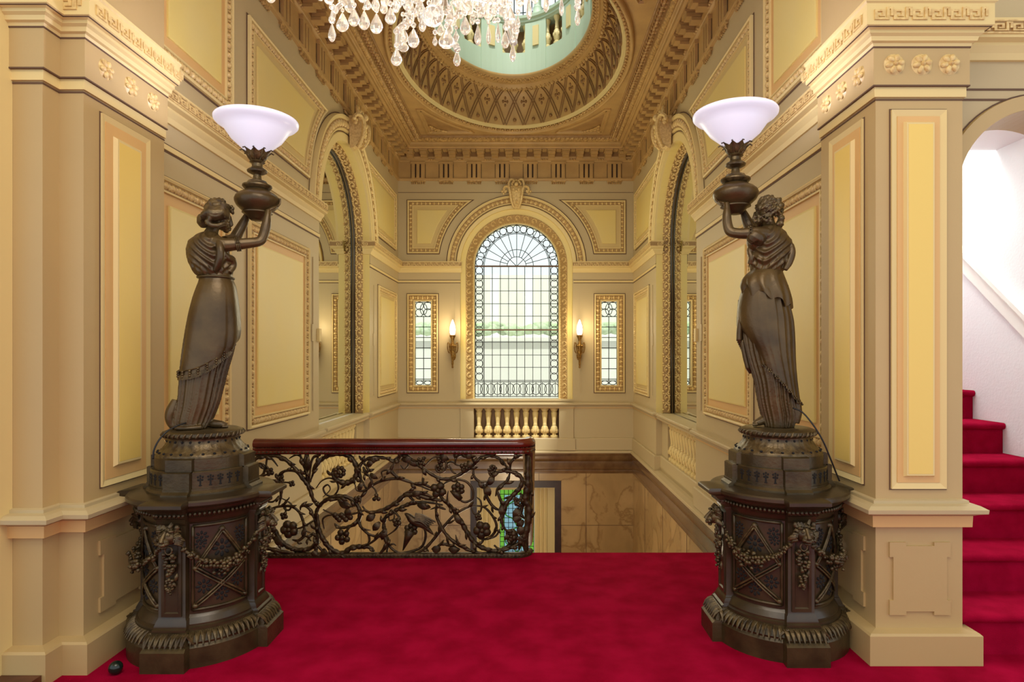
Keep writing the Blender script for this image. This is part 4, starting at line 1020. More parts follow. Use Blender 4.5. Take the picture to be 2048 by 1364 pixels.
    mb.lathe([(.232, 1.022), (.232, 1.03), (.22, 1.042), (.2, 1.06), (.182, 1.085), (.176, 1.11), (.182, 1.118)], (cx, cy), NF, fn=lambda a, i: 1+(.016*abs(math.sin(a*15)) if 1 < i < 6 else 0)); mb.build('fluted_neck', 'bronze_light', th, ang=60)
    mb = MB()
    for q in range(26):
        a = 2*PI*q/26; mb.ell((cx+.178*math.cos(a), cy+.178*math.sin(a), 1.10), (.0075, .0075, .0065), 7, 5); mb.ell((cx+.222*math.cos(a+.1), cy+.222*math.sin(a+.1), 1.044), (.008, .008, .006), 7, 5)
    mb.build('pierced_hole', 'void', th)
    mb = MB(); mb.lathe([(.17, 1.112), (.19, 1.118), (.2, 1.13), (.198, 1.145), (.188, 1.152), (.18, 1.154), (.172, 1.158)], (cx, cy), 48); tr = mb.build('top_moulding', 'bronze', th, ang=35)
    mb = MB()
    for q in range(40):
        a = 2*PI*q/40; mb.tube([(cx+r_*math.cos(a+d), cy+r_*math.sin(a+d), z) for r_, z, d in ((.196, 1.122, -.03), (.203, 1.133, .0), (.196, 1.146, .04))], [.004, .008, .004], 6)
    mb.build('leaf_rim', 'bronze_light', tr)
    return th
PLX, PLY, PRX, PRY = -1.795, 3.425, 1.395, 3.485
pedestal(PLX, PLY, 'bronze and dark wood pedestal with lion masks under the left statue')
pedestal(PRX, PRY, 'bronze and dark wood pedestal with lion masks under the right statue')
FOOT = 1.159

def remesh(o, vs, smooth=True, it=0):
    m = o.modifiers.new('continuous', 'REMESH'); m.mode = 'VOXEL'; m.voxel_size = vs; m.use_smooth_shade = smooth
    if it: s = o.modifiers.new('soften', 'SMOOTH'); s.iterations = it; s.factor = .5
class Fig:
    def __init__(s, ox, oy): s.V = View(ox, oy)
    def ring(s, y, xl, xr, depth, off, fn=None, n=96, tilt=0., zl=0., zr=0.):
        """elliptical section; xl/xr silhouette pixels, depth = half depth in metres, off = depth offset; returns loop"""
        a, b = s.V.pt(xl, y, off), s.V.pt(xr, y, off); c = (a+b)/2; u = (b-a); hw = math.hypot(u.x, u.y)/2; U = s.V.U; Dv = s.V.D; z = max(c.z, FOOT-.001)
        out = []
        for k in range(n):
            t = 2*PI*k/n; cu, sd = math.cos(t), math.sin(t); f = fn(t, y) if fn else 1.
            x = cu*hw*f; d = sd*depth*f
            out.append((c.x+U.x*x+Dv.x*d, c.y+U.y*x+Dv.y*d, z+tilt*cu*hw))
        return out
def fl(p, r): return (p.x, p.y, max(p.z, FOOT+r*.9))
def limb(mb, V, pts, n=10):
    """pts: (px, py, depth offset, radius m)"""
    q = cr([(*fl(V.pt(a, b, c), r), r) for a, b, c, r in pts], 5); mb.tube([p[:3] for p in q], [p[3] for p in q], n)
def hand(mb, V, wx, wy, woff, tx, ty, toff, side, vase=None):
    """palm from the wrist to the knuckles, four fingers curling on the vase, thumb from the side"""
    w = V.pt(wx, wy, woff); t = V.pt(tx, ty, toff); ax = (t-w).normalized(); L = (t-w).length
    up = Vector((0, 0, 1)); lat = ax.cross(up).normalized()*side; nrm = lat.cross(ax).normalized()*side
    if nrm.z < 0: nrm = -nrm
    P = w+ax*.028
    R = Matrix((lat, ax, nrm)).transposed()
    mb.ell(tuple(P), (.026, .034, .012), 12, 8, rot=R)
    for k, (o_, ln) in enumerate(((-.0215, .043), (-.0072, .05), (.0072, .047), (.0215, .038))):
        a = P+ax*.026+lat*o_; b = a+ax*ln*.45+nrm*.006; c = b+ax*ln*.3+nrm*.014; d = c+ax*ln*.2+nrm*.014
        mb.tube([tuple(a), tuple(b), tuple(c), tuple(d)], [.0066, .0062, .0055, .0042], 8)
    a = w+ax*.012+lat*.017; mb.tube([tuple(a), tuple(a+lat*.018+ax*.014+nrm*.006), tuple(a+lat*.024+ax*.03+nrm*.016), tuple(a+lat*.022+ax*.042+nrm*.026)], [.009, .008, .007, .005], 7)

def sec(fig, mb, rows, fn=None, n=120, T=None):
    rows = cr(rows, 7)
    mb.loft([fig.ring(r[0], r[1], r[2], r[3], r[4], fn, n, r[5] if len(r) > 5 else 0.) for r in rows])
def folds(k, amp, ph=0., k2=0, y0=0, y1=1, sharp=.6):
    def f(t, y):
        g = min(1, max(0, (y-y0)/(y1-y0))); s1 = math.sin(k*t+ph+.9*math.sin(t*2+ph)); s2 = math.sin(k*1.7*t+ph*2.3)
        return 1+amp*g*((1-abs(s1)**sharp)*-1.0+.35*s2)
    return f

# ---- left figure (seen from behind, facing the hall)
f = Fig(PLX, PLY); V = f.V
st = thing('statue', (PLX, PLY, FOOT), 'left bronze statue, draped woman with fringed overskirt lifting a lamp', 'statue', 'bronze lamp bearers')
mb = MB()
sec(f, mb, [(866, 352, 412, .075, -.0), (858, 352, 414, .08, 0), (840, 348, 426, .085, 0), (810, 354, 438, .095, 0), (780, 357, 446, .10, 0), (740, 360, 456, .105, 0), (690, 366, 470, .11, 0), (640, 374, 474, .115, 0), (600, 384, 472, .11, 0), (565, 396, 464, .085, 0), (552, 398, 463, .08, 0)], folds(13, .16, .4, y0=620, y1=720))
BOD = [40, .15, 520]
def bod(t, y):
    s_ = math.cos(t); sw = math.sin((y-BOD[0]*(1-abs(s_-BOD[1])**1.5))*PI/17)
    back = max(0, -math.sin(t))**.4*(1 if y < 535 else max(0, (550-y)/15)); v = math.sin(13*t+(y-500)*.05)
    return 1+.07*(1-2*abs(sw)**1.3)*back+.03*(1-abs(v)**.6*1.5)*(1-back)+.05*(1-2*abs(math.sin(9*t+.5))**.7)*max(0, min(1, (y-BOD[2])/20))
sec(f, mb, [(556, 398, 463, .078, 0), (548, 388, 465, .09, 0), (536, 381, 467, .10, 0), (520, 374, 466, .105, 0), (500, 372, 457, .10, 0), (484, 377, 448, .09, 0), (474, 388, 441, .07, 0), (466, 402, 436, .045, 0)], bod)
limb(mb, V, [(420, 474, 0, .045), (424, 462, 0, .034), (430, 448, .005, .031), (436, 436, .01, .035)])
R = Matrix.Rotation(0, 3, 'X'); c = V.pt(440, 432, .015); mb.ell(tuple(c), (.052, .062, .066), 16, 12)
c = V.pt(446, 449, .02); mb.ell(tuple(c), (.034, .044, .036), 14, 10)
c = V.pt(452, 462, .03); mb.ell(tuple(c), (.016, .018, .012), 8, 6)       # chin
limb(mb, V, [(459, 432, .03, .009), (462.5, 444, .035, .008), (463.5, 450, .035, .0085), (459, 453, .035, .006)], 7)   # nose
for a, b in ((459.5, 457), (458.5, 460.5)): c = V.pt(a, b, .035); mb.ell(tuple(c), (.011, .012, .0055), 8, 5)
c = V.pt(437, 447, -.03); mb.ell(tuple(c), (.009, .008, .017), 8, 6)      # ear
# near arm, far arm, hands
limb(mb, V, [(432, 486, -.05, .045), (448, 490, -.075, .040), (468, 489, -.085, .034), (500, 486, -.09, .029), (520, 482, -.085, .027), (527, 470, -.08, .027), (532, 452, -.075, .027), (535, 434, -.07, .020), (537, 420, -.06, .015)])
limb(mb, V, [(452, 486, .06, .042), (468, 478, .09, .034), (478, 462, .10, .030), (487, 446, .10, .026), (495, 430, .095, .018), (500, 424, .09, .015)])
hand(mb, V, 537, 420, -.06, 558, 410, -.02, -1)
hand(mb, V, 500, 424, .09, 518, 412, .085, 1)
# drapery swags on the back and the loose sleeve
limb(mb, V, [(436, 474, -.06, .014), (440, 492, -.105, .02), (441, 512, -.115, .022), (436, 530, -.10, .02), (430, 542, -.085, .012)])
limb(mb, V, [(445, 505, -.08, .016), (455, 515, -.06, .022), (464, 520, -.04, .022), (466, 532, -.03, .02), (458, 545, -.05, .016)])
# feet and gathered hem
limb(mb, V, [(418, 846, -.0, .026), (430, 853, -.02, .024), (443, 860, -.035, .02), (454, 864, -.04, .012)])
for k in range(5): limb(mb, V, [(444+k*1.2, 861.0, -.055+k*.012, .008), (457-k*1.5, 865.5, -.058+k*.012, .0075)], 6)
limb(mb, V, [(352, 800, 0, .02), (344, 820, -.0, .03), (340, 836, 0, .026), (345, 850, .0, .022), (356, 862, 0, .03)])
limb(mb, V, [(352, 862, -.06, .014), (365, 866, -.085, .012), (385, 868, -.09, .012), (402, 867, -.08, .014)])
o = mb.build('figure', 'bronze_skin', st); remesh(o, .0032, it=2)
# fringed overskirt
mb = MB(); n = 120
rows = [(548, 397, 465, .083), (560, 398, 467, .09), (575, 392, 472, .105), (600, 383, 476, .12), (640, 373, 480, .128), (680, 367, 482, .13), (710, 363, 480, .128), (735, 359, 474, .126), (752, 356, 470, .125)]
rows = cr(rows, 4); L = []
def hemrise(t): return (.5+.5*math.cos(t-.25))**1.6       # hem is higher towards the figure's front
for i, r in enumerate(rows):
    s_ = i/(len(rows)-1); lp = []
    base = f.ring(r[0], r[1], r[2], r[3], 0, lambda t, y: 1+.035*max(0, math.sin(3*t+2.2+s_))*s_+.03*s_*math.sin(8*t+1)*(math.cos(t-.3) > .2)-.03*s_*abs(math.sin(5*t+.6))**.5, n)
    for k, p in enumerate(base):
        t = 2*PI*k/n; lp.append((p[0], p[1], p[2]+hemrise(t)*.20*s_**2.2))
    L.append(lp)
inner = [[(PLX+(x-PLX)*.96, PLY+(y-PLY)*.96, z) for x, y, z in lp] for lp in L[::-1]]
mb.loft(L+[inner[0]], caps=(True, False)); sk = mb.build('overskirt', 'bronze_skin', st, ang=60)
mb = MB(); hem = L[-1]
for k in range(n):
    x, y, z = hem[k]; t = 2*PI*k/n
    mb.tube([(x, y, z+.006), (x*1.0+(x-PLX)*.01, y+(y-PLY)*.01, z-.02)], [.004, .0045], 5)
    if k % 6 == 0:
        for q in range(3): mb.ell((x+(x-PLX)*.03, y+(y-PLY)*.03, z-.002+q*.013), (.0075, .0075, .0075), 7, 5); mb.ell((x+(x-PLX)*.03+.009*math.sin(t), y+(y-PLY)*.03-.009*math.cos(t), z+.004+q*.012), (.006, .006, .006), 6, 5)
mb.tube([(x+(x-PLX)*.012, y+(y-PLY)*.012, z+.03) for x, y, z in hem+hem[:1]], .0035, 5)
mb.build('fringe', 'bronze_light', sk, ang=60)
mb = MB(); bl = f.ring(556, 397, 466, .086, 0, None, 48); mb.tube(bl+bl[:1], .012, 8, flat=.6); mb.build('belt', 'bronze', st, smooth=True)
mb = MB(); c = V.pt(476, 489, -.09)
a, b = V.pt(473, 489, -.086), V.pt(479, 488.3, -.087); ax = (b-a).normalized(); e1 = ax.cross(Vector((0, 0, 1))).normalized(); e2 = ax.cross(e1)
for o_ in (-.008, 0, .008): mb.tube([tuple(c+ax*o_+e1*.036*math.cos(2*PI*q/20)+e2*.036*math.sin(2*PI*q/20)) for q in range(21)], .004, 5)
mb.build('armlet', 'bronze_light', st, smooth=True)
# wavy hair, braid and knot
mb = MB(); c = V.pt(433, 426, .0); mb.ell(tuple(c), (.062, .066, .058), 16, 12)
c = V.pt(433, 407, 0); mb.ell(tuple(c), (.040, .040, .026), 12, 8)
c = V.pt(407, 441, 0); mb.ell(tuple(c), (.034, .036, .042), 12, 8, wob=.1)
rn = random.Random(2)
for k in range(26):
    y0 = 412+k*1.25; of = -.068*math.sin(PI*(k+3)/32)
    limb(mb, V, [(401+rn.uniform(-2, 3)+max(0, 14-k)*.7, y0+3, of*.75, .006), (414, y0-4, of-.006, .0085), (430, y0-1+rn.uniform(-2, 2), of-.014, .008), (446, y0-4, of-.008, .0085), (459, y0-1, of*.6, .006)], 6)
limb(mb, V, [(412, 440, -.055, .011), (420, 449, -.06, .013), (434, 451, -.058, .013), (448, 446, -.045, .012), (457, 437, -.02, .010)])
limb(mb, V, [(417, 405, -.03, .010), (421, 420, -.062, .012), (420, 436, -.066, .013), (414, 449, -.05, .012)])
for k in range(14): c = V.pt(421+k*2.7, 450-.0+(-.08)*(k-6)**2*.6, -.062+.002*k); mb.ell(tuple(c), (.009, .009, .0105), 6, 5)
for k in range(10): a = k*.63; c = V.pt(434+13*math.cos(a), 404+5*math.sin(a), -.03*math.sin(a)-.01); mb.ell(tuple(c), (.016, .016, .013), 7, 5, wob=.3, seed=k)
for k in range(8): c = V.pt(463+rn.uniform(-3, 3), 414+k*1.6, -.0+rn.uniform(-.03, .03)); mb.ell(tuple(c), (.011, .011, .012), 6, 5, wob=.3, seed=k)
o = mb.build('hair', 'bronze_light', st); remesh(o, .0034, it=1)

# ---- lamps
def lamp(V, axx, prof_top, label, leafy, bx, pxm):
    pass
def lathe_px(mb, V, ax, rows, n=32, off=0., fn=None):
    """rows: (y, half width in pixels) about the pixel axis ax"""
    base = V.pt(ax, 400, off); k = (V.pt(ax+10, 400, off)-V.pt(ax-10, 400, off)); k = math.hypot(k.x, k.y)/20
    pr = [(w*k, V.pt(ax, y, off).z) for y, w in rows]; mb.lathe(pr, (base.x, base.y), n, fn=fn); return base, k
def torchere(V, ax, dy, label, glabel, off=.02):
    b = V.pt(ax, 430+dy, off); th = thing('lamp', tuple(b), label, 'lamp', 'bowl lamps held by the statues')
    mb = MB(); Y = lambda r: [(y+dy, w) for y, w in r]
    lathe_px(mb, V, ax, Y([(442, 7), (441, 13), (436, 18), (430, 24), (427, 31), (425, 31), (424, 29), (420, 34), (413, 42), (405, 46), (400, 46.5), (394, 44), (388, 37), (384, 29), (381, 25)]), 40, off); mb.build('vase', 'bronze_skin', th, ang=40)
    mb = MB(); lathe_px(mb, V, ax, Y([(384, 22), (380, 22), (378, 27), (374, 30.5), (371, 30), (369, 24), (366, 21), (363, 19), (361, 11), (358, 9), (350, 8), (348, 14), (345, 20), (342, 21), (339, 18), (337, 14), (334, 11), (328, 11), (325, 16), (322, 13), (320, 10)]), 32, off); mb.build('stem', 'bronze_light', th, ang=40)
    mb = MB(); base, k = lathe_px(mb, V, ax, Y([(322, 12), (318, 17), (312, 20), (306, 22), (303, 20)]), 24, off)
    z0 = V.pt(ax, 322+dy, off).z; z1 = V.pt(ax, 297+dy, off).z
    for q in range(9):
        a = 2*PI*q/9
        for j in range(5):
            t0 = .0
        pl = []
        for i in range(7):
            t = i/6; r = k*(13+15*t**.8+(6*max(0, t-.6)*3.)); z = z0+(z1-z0)*(t if t < .88 else .88-(t-.88)*1.2); w = k*11.5*math.sin(min(1, t*1.15+.12)*PI)**.7 if t < .95 else k*1.
            pl.append([(base.x+r*math.cos(a)+s_*w*-math.sin(a)-(abs(s_)*.004)*math.cos(a), base.y+r*math.sin(a)+s_*w*math.cos(a)-(abs(s_)*.004)*math.sin(a), z) for s_ in (-1, -.5, 0, .5, 1)])
        back = [[(x-.004*math.cos(a), y-.004*math.sin(a), z) for x, y, z in l] for l in pl]
        mb.loft([l+b_[::-1] for l, b_ in zip(pl, back)], closed=True)
        mb.tube([l[2] for l in pl], .004, 5)
    mb.build('leaf_cup', 'bronze_light', th, ang=60)
    R_ = [(316, 8), (310, 17), (303, 24), (294, 35), (280, 52), (264, 64), (256, 70), (253, 76), (250, 82), (246, 86), (242, 86.5), (240, 85), (243, 80), (248, 72), (256, 66), (268, 56), (284, 44), (298, 26), (308, 8)]
    mb = MB(); lathe_px(mb, V, ax-1, Y(R_), 56, off); mb.build('glass_bowl', 'bowl', th, smooth=True)
    c = V.pt(ax, 262+dy, off); light('lamp_bulb', 'POINT', (c.x, c.y, c.z+.06), 15, (.76, .78, 1.0), .05)
    return th
torchere(V, 514.5, 0, 'lamp with white glass bowl held up by the left statue', 'bowl')

# ---- right figure
f = Fig(PRX, PRY); V = f.V
BOD[:] = [34, -.2, 510]
st = thing('statue', (PRX, PRY, FOOT), 'right bronze statue, draped curly haired woman with slanting hem lifting a lamp', 'statue', 'bronze lamp bearers')
mb = MB()
sec(f, mb, [(858, 1530, 1586, .075, 0), (848, 1528, 1590, .08, 0), (830, 1522, 1594, .085, 0), (800, 1515, 1590, .095, 0), (760, 1508, 1588, .105, 0), (700, 1490, 1584, .11, 0), (640, 1484, 1580, .115, 0), (600, 1486, 1574, .11, 0), (560, 1492, 1568, .09, 0), (544, 1500, 1564, .078, 0)], folds(14, .18, 1.4, y0=600, y1=700))
sec(f, mb, [(546, 1500, 1564, .078, 0), (536, 1500, 1573, .09, 0), (522, 1498, 1579, .10, 0), (505, 1499, 1583, .10, 0), (488, 1504, 1585, .095, 0), (472, 1506, 1576, .085, 0), (460, 1512, 1566, .065, 0), (452, 1522, 1556, .045, 0)], bod)
limb(mb, V, [(1541, 460, 0, .045), (1539, 450, 0, .034), (1536, 438, .005, .032), (1534, 428, .01, .035)])
c = V.pt(1530, 424, .015); mb.ell(tuple(c), (.050, .06, .066), 16, 12)
c = V.pt(1523, 440, .02); mb.ell(tuple(c), (.034, .042, .036), 14, 10)
c = V.pt(1516, 452, .03); mb.ell(tuple(c), (.015, .017, .012), 8, 6)
limb(mb, V, [(1511, 424, .03, .009), (1507.5, 435, .035, .008), (1506.5, 441, .035, .0085), (1511, 444, .035, .006)], 7)
for a, b in ((1510.5, 448), (1511.5, 451.5)): c = V.pt(a, b, .035); mb.ell(tuple(c), (.011, .012, .0055), 8, 5)
c = V.pt(1533, 440, -.03); mb.ell(tuple(c), (.009, .008, .017), 8, 6)
limb(mb, V, [(1530, 470, -.05, .046), (1515, 468, -.08, .040), (1498, 467, -.09, .033), (1478, 467, -.095, .029), (1461, 463, -.09, .029), (1455, 450, -.085, .028), (1453.5, 432, -.08, .025), (1454, 416, -.07, .018), (1453, 406, -.06, .016)])
limb(mb, V, [(1512, 468, .06, .042), (1502, 458, .09, .034), (1495, 444, .10, .030), (1489, 430, .10, .024), (1485, 421, .095, .018), (1482, 416, .085, .015)])
hand(mb, V, 1453, 408, -.06, 1434, 401, -.01, 1)
hand(mb, V, 1482, 416, .085, 1468, 408, .07, -1)
limb(mb, V, [(1500, 470, -.088, .036), (1508, 474, -.09, .045), (1516, 480, -.085, .045), (1514, 490, -.08, .02)])
c = V.pt(1508, 484, -.05); mb.ell(tuple(c), (.04, .05, .05), 12, 8)
limb(mb, V, [(1583, 488, -.02, .012), (1584, 505, -.03, .02), (1578, 525, -.04, .02), (1570, 540, -.05, .012)])
limb(mb, V, [(1502, 492, -.05, .016), (1500, 503, -.05, .018), (1503, 516, -.06, .016), (1500, 528, -.05, .016)])
limb(mb, V, [(1532, 836, 0, .026), (1522, 842, -.02, .024), (1512, 846, -.035, .018), (1506, 848, -.04, .01)])
for k in range(5): limb(mb, V, [(1516-k*1., 848, -.055+k*.012, .008), (1505+k*1.3, 850.5, -.058+k*.012, .0075)], 6)
limb(mb, V, [(1594, 800, 0, .02), (1596, 825, 0, .022), (1590, 845, 0, .024)])
o = mb.build('figure', 'bronze_skin', st); remesh(o, .0032, it=2)
# peplum
mb = MB(); rows = cr([(541, 1500, 1565, .082), (549, 1491, 1568, .098), (560, 1484, 1573, .112), (572, 1481, 1578, .122), (584, 1484, 1582, .128), (594, 1486, 1583, .126)], 4); L = []
for i, r in enumerate(rows):
    s_ = i/(len(rows)-1); base = f.ring(r[0], r[1], r[2], r[3], 0, lambda t, y: 1+.055*s_*math.sin(11*t+.9*math.sin(2*t))+.02*s_*math.sin(6*t)+.02*math.sin(11*t)*s_, n)
    L.append([(p[0], p[1], p[2]-(.07*max(0, math.cos(2*PI*k/n+.2))**1.5+.014*math.cos(9*2*PI*k/n)-.01)*s_**1.5) for k, p in enumerate(base)])
inner = [(PRX+(x-PRX)*.85, PRY+(y-PRY)*.85, z+.01) for x, y, z in L[-1]]
mb.loft(L+[inner], caps=(True, False)); mb.build('peplum', 'bronze_skin', st, ang=70)
# long overskirt with slanting hem
mb = MB(); rows = cr([(572, 1486, 1577, .115), (600, 1479, 1578, .122), (640, 1474, 1587, .128), (680, 1476, 1590, .13), (720, 1486, 1591, .128), (760, 1500, 1594, .122), (806, 1512, 1600, .118)], 5); L = []
def rise(t): return max(0., .5-.5*math.cos(t+.05))**.75
for i, r in enumerate(rows):
    s_ = i/(len(rows)-1)
    base = f.ring(r[0], r[1], r[2], r[3], 0, lambda t, y: 1+(.03 if math.sin(t) < 0 and abs(math.cos(t)+.45) < .35 else 0)*0-.07*abs(math.sin(11*t+.4*math.sin(3*t)))**.6*(.12+.88*max(0, math.cos(t+.5)))**1.2+.03*math.cos(3*(t-4.2))*s_, n)
    lp = []
    for k, p in enumerate(base):
        t = 2*PI*k/n; zt = 0.26*rise(t)*(1 if t > PI*.0 else 1); lp.append((p[0], p[1], p[2]+zt*s_**1.3))
    L.append(lp)
inner = [(PRX+(x-PRX)*.94, PRY+(y-PRY)*.94, z+.004) for x, y, z in L[-1]]
mb.loft(L+[inner], caps=(True, False)); sk = mb.build('overskirt', 'bronze_skin', st, ang=70)
mb = MB(); hem = L[-1]
for k in range(0, n, 2):
    x, y, z = hem[k]; mb.tube([(x, y, z+.004), (x+(x-PRX)*.01, y+(y-PRY)*.01, z-.012)], [.004, .004], 5)
    if k % 6 == 0:
        for q in range(3): mb.ell((x+(x-PRX)*.03+(q-1)*.006, y+(y-PRY)*.03, z-.006+(q % 2)*.009), (.006, .006, .006), 6, 5)
mb.build('fringe', 'bronze_light', sk)
# hanging folds at the front edge
mb = MB()
for k in range(6):
    limb(mb, V, [(1488-k*1.5, 600, -.03+k*.014, .012), (1480-k*1.2+k, 650, -.03+k*.014, .016), (1478+k*2, 682+k*4, -.03+k*.014, .015)], 7)
for k in range(4): limb(mb, V, [(1484+k*2, 680, -.02+k*.014, .012), (1490+k*1.5, 712, -.02+k*.014, .014), (1496+k*2, 738+k*3, -.02+k*.014, .012)], 7)
mb.build('side_cascade', 'bronze_skin', st, smooth=True)
mb = MB(); c = V.pt(1500, 467, -.088); a, b = V.pt(1503, 467, -.088), V.pt(1497, 467, -.09); ax = (b-a).normalized(); e1 = ax.cross(Vector((0, 0, 1))).normalized(); e2 = ax.cross(e1)
for o_ in (-.007, .007): mb.tube([tuple(c+ax*o_+e1*.038*math.cos(2*PI*q/20)+e2*.038*math.sin(2*PI*q/20)) for q in range(21)], .004, 5)
for q in range(12): mb.ell(tuple(c+e1*.039*math.cos(2*PI*q/12)+e2*.039*math.sin(2*PI*q/12)), (.006, .006, .006), 6, 4)
mb.build('sleeve_band', 'bronze_light', st, smooth=True)
mb = MB(); c = V.pt(1535, 418, 0); mb.ell(tuple(c), (.056, .062, .056), 16, 12)
rn = random.Random(7)
for k in range(150):
    a = rn.uniform(0, 2*PI); b = rn.uniform(-.55, 1.0); r = math.sqrt(max(0, 1-b*b))
    x = 1536+23*r*math.cos(a)+4*(b < 0); y = 417-22*b; dp = .062*r*math.sin(a)
    if x < 1516 and y > 432: continue
    c = V.pt(x, y, dp); s_ = rn.uniform(.009, .014)
    pts = [tuple(c+Vector((math.cos(q*1.1+a)*s_, math.sin(q*1.1+a*2)*s_*.6, math.sin(q*1.1)*s_*.9))) for q in range(6)]; mb.tube(pts, .0048, 5)
for k in range(16): a = k*.8; c = V.pt(1546+13*math.cos(a), 399+6*math.sin(a*1.3), .025*math.sin(a)); mb.ell(tuple(c), (.014, .014, .013), 7, 5, wob=.4, seed=k)
for q in range(14): c = V.pt(1555+4*math.sin(q*.9)+q*.5, 405+q*3.6, -.01+.015*math.sin(q*2.)); mb.ell(tuple(c), (.019, .019, .016), 8, 6, wob=.3, seed=q)
for k in range(18): c = V.pt(1562+rn.uniform(-4, 5), 410+k*2.4, rn.uniform(-.03, .02)); mb.ell(tuple(c), (.010, .010, .011), 6, 5, wob=.4, seed=k)
for k in range(22): c = V.pt(1518+rn.uniform(-12, 24), 436+rn.uniform(-6, 8), -.055+rn.uniform(-.01, .01)); mb.ell(tuple(c), (.009, .009, .010), 6, 5, wob=.4, seed=k)
o = mb.build('hair', 'bronze_light', st); remesh(o, .0034, it=1)
torchere(V, 1471, -13, 'lamp with white glass bowl held up by the right statue', 'bowl')

# flexes
VL, VR = View(PLX, PLY), View(PRX, PRY)
mb = MB(); mb.tube(cr([tuple(VL.pt(x, y, d)) for x, y, d in ((372, 846, -.11), (358, 850, -.13), (335, 862, -.16), (318, 880, -.18), (308, 900, -.19), (306, 918, -.19))], 5), .0045, 8); tag(mb.build('power_cable', 'black', smooth=True), 'black cable curving from the left statue hem down its pedestal', 'cable')
mb = MB(); mb.tube(cr([tuple(VR.pt(x, y, d)) for x, y, d in ((1586, 816, -.11), (1604, 824, -.13), (1625, 848, -.16), (1645, 880, -.16), (1660, 915, -.14), (1672, 945, -.10), (1679, 962, -.08))], 5), .0045, 8); tag(mb.build('power_cable', 'black', smooth=True), 'black cable running from the right statue hem down beside the pier', 'cable')
# ------------------------------------------------------------------ iron scroll balustrade
RY = 4.80
rl = thing('balustrade', (-1, RY, 0), 'dark iron scroll balustrade with mahogany handrail at the landing edge', 'balustrade')
def rp(X, Yp, off=0.):
    x, y = 460+X/3.2, 840+Yp/3.2; return ((x-CX)*RY/F, RY+off, EYE+(CY-y)*RY/F)
TRl = lambda u, v, n: (u, RY-n, v)
turn = [(-2.12, RY), (-.10, RY)]+[(-.10+.10*math.sin(PI/2*k/6), RY+.10-.10*math.cos(PI/2*k/6)) for k in range(1, 7)]+[(.0, RY+.12)]
def rail_sweep(mb, prof, path=turn): sweep(mb, path, prof)
mb = MB(); rail_sweep(mb, [(-.045, .845), (-.05, .86), (-.05, .885), (-.04, .905), (-.02, .916), (.0, .919), (.02, .916), (.04, .905), (.05, .885), (.05, .87), (.042, .856), (.036, .852)]); hr = mb.build('handrail', 'mahogany', rl, ang=40)
mb = MB(); rail_sweep(mb, [(-.036, .80), (-.036, .825), (-.045, .845), (.045, .85), (.044, .838), (.036, .83), (.04, .815), (.034, .803), (.022, .798)]); mb.build('under_moulding', 'mahogany', rl, ang=40)
mb = MB(); off = [(x, y) for x, y in turn]
for u, v, a in along(off, .013, False): mb.ell((u+.047*math.sin(a), v-.047*math.cos(a), .851), (.004, .004, .004), 5, 4)
for u, v, a in along(off, .03, False): mb.ell((u+.04*math.sin(a), v-.04*math.cos(a), .818), (.012, .006, .008), 5, 4)
mb.build('bead_row', 'bronze_light', hr)
mb = MB(); rail_sweep(mb, [(-.025, .0), (-.028, .02), (-.02, .035), (.02, .035), (.028, .02), (.025, .0)])
for u, v, a in along(off, .028, False): mb.ell((u+.026*math.sin(a), v-.026*math.cos(a), .02), (.010, .006, .009), 5, 4)
mb.build('bottom_rail', 'iron', rl)
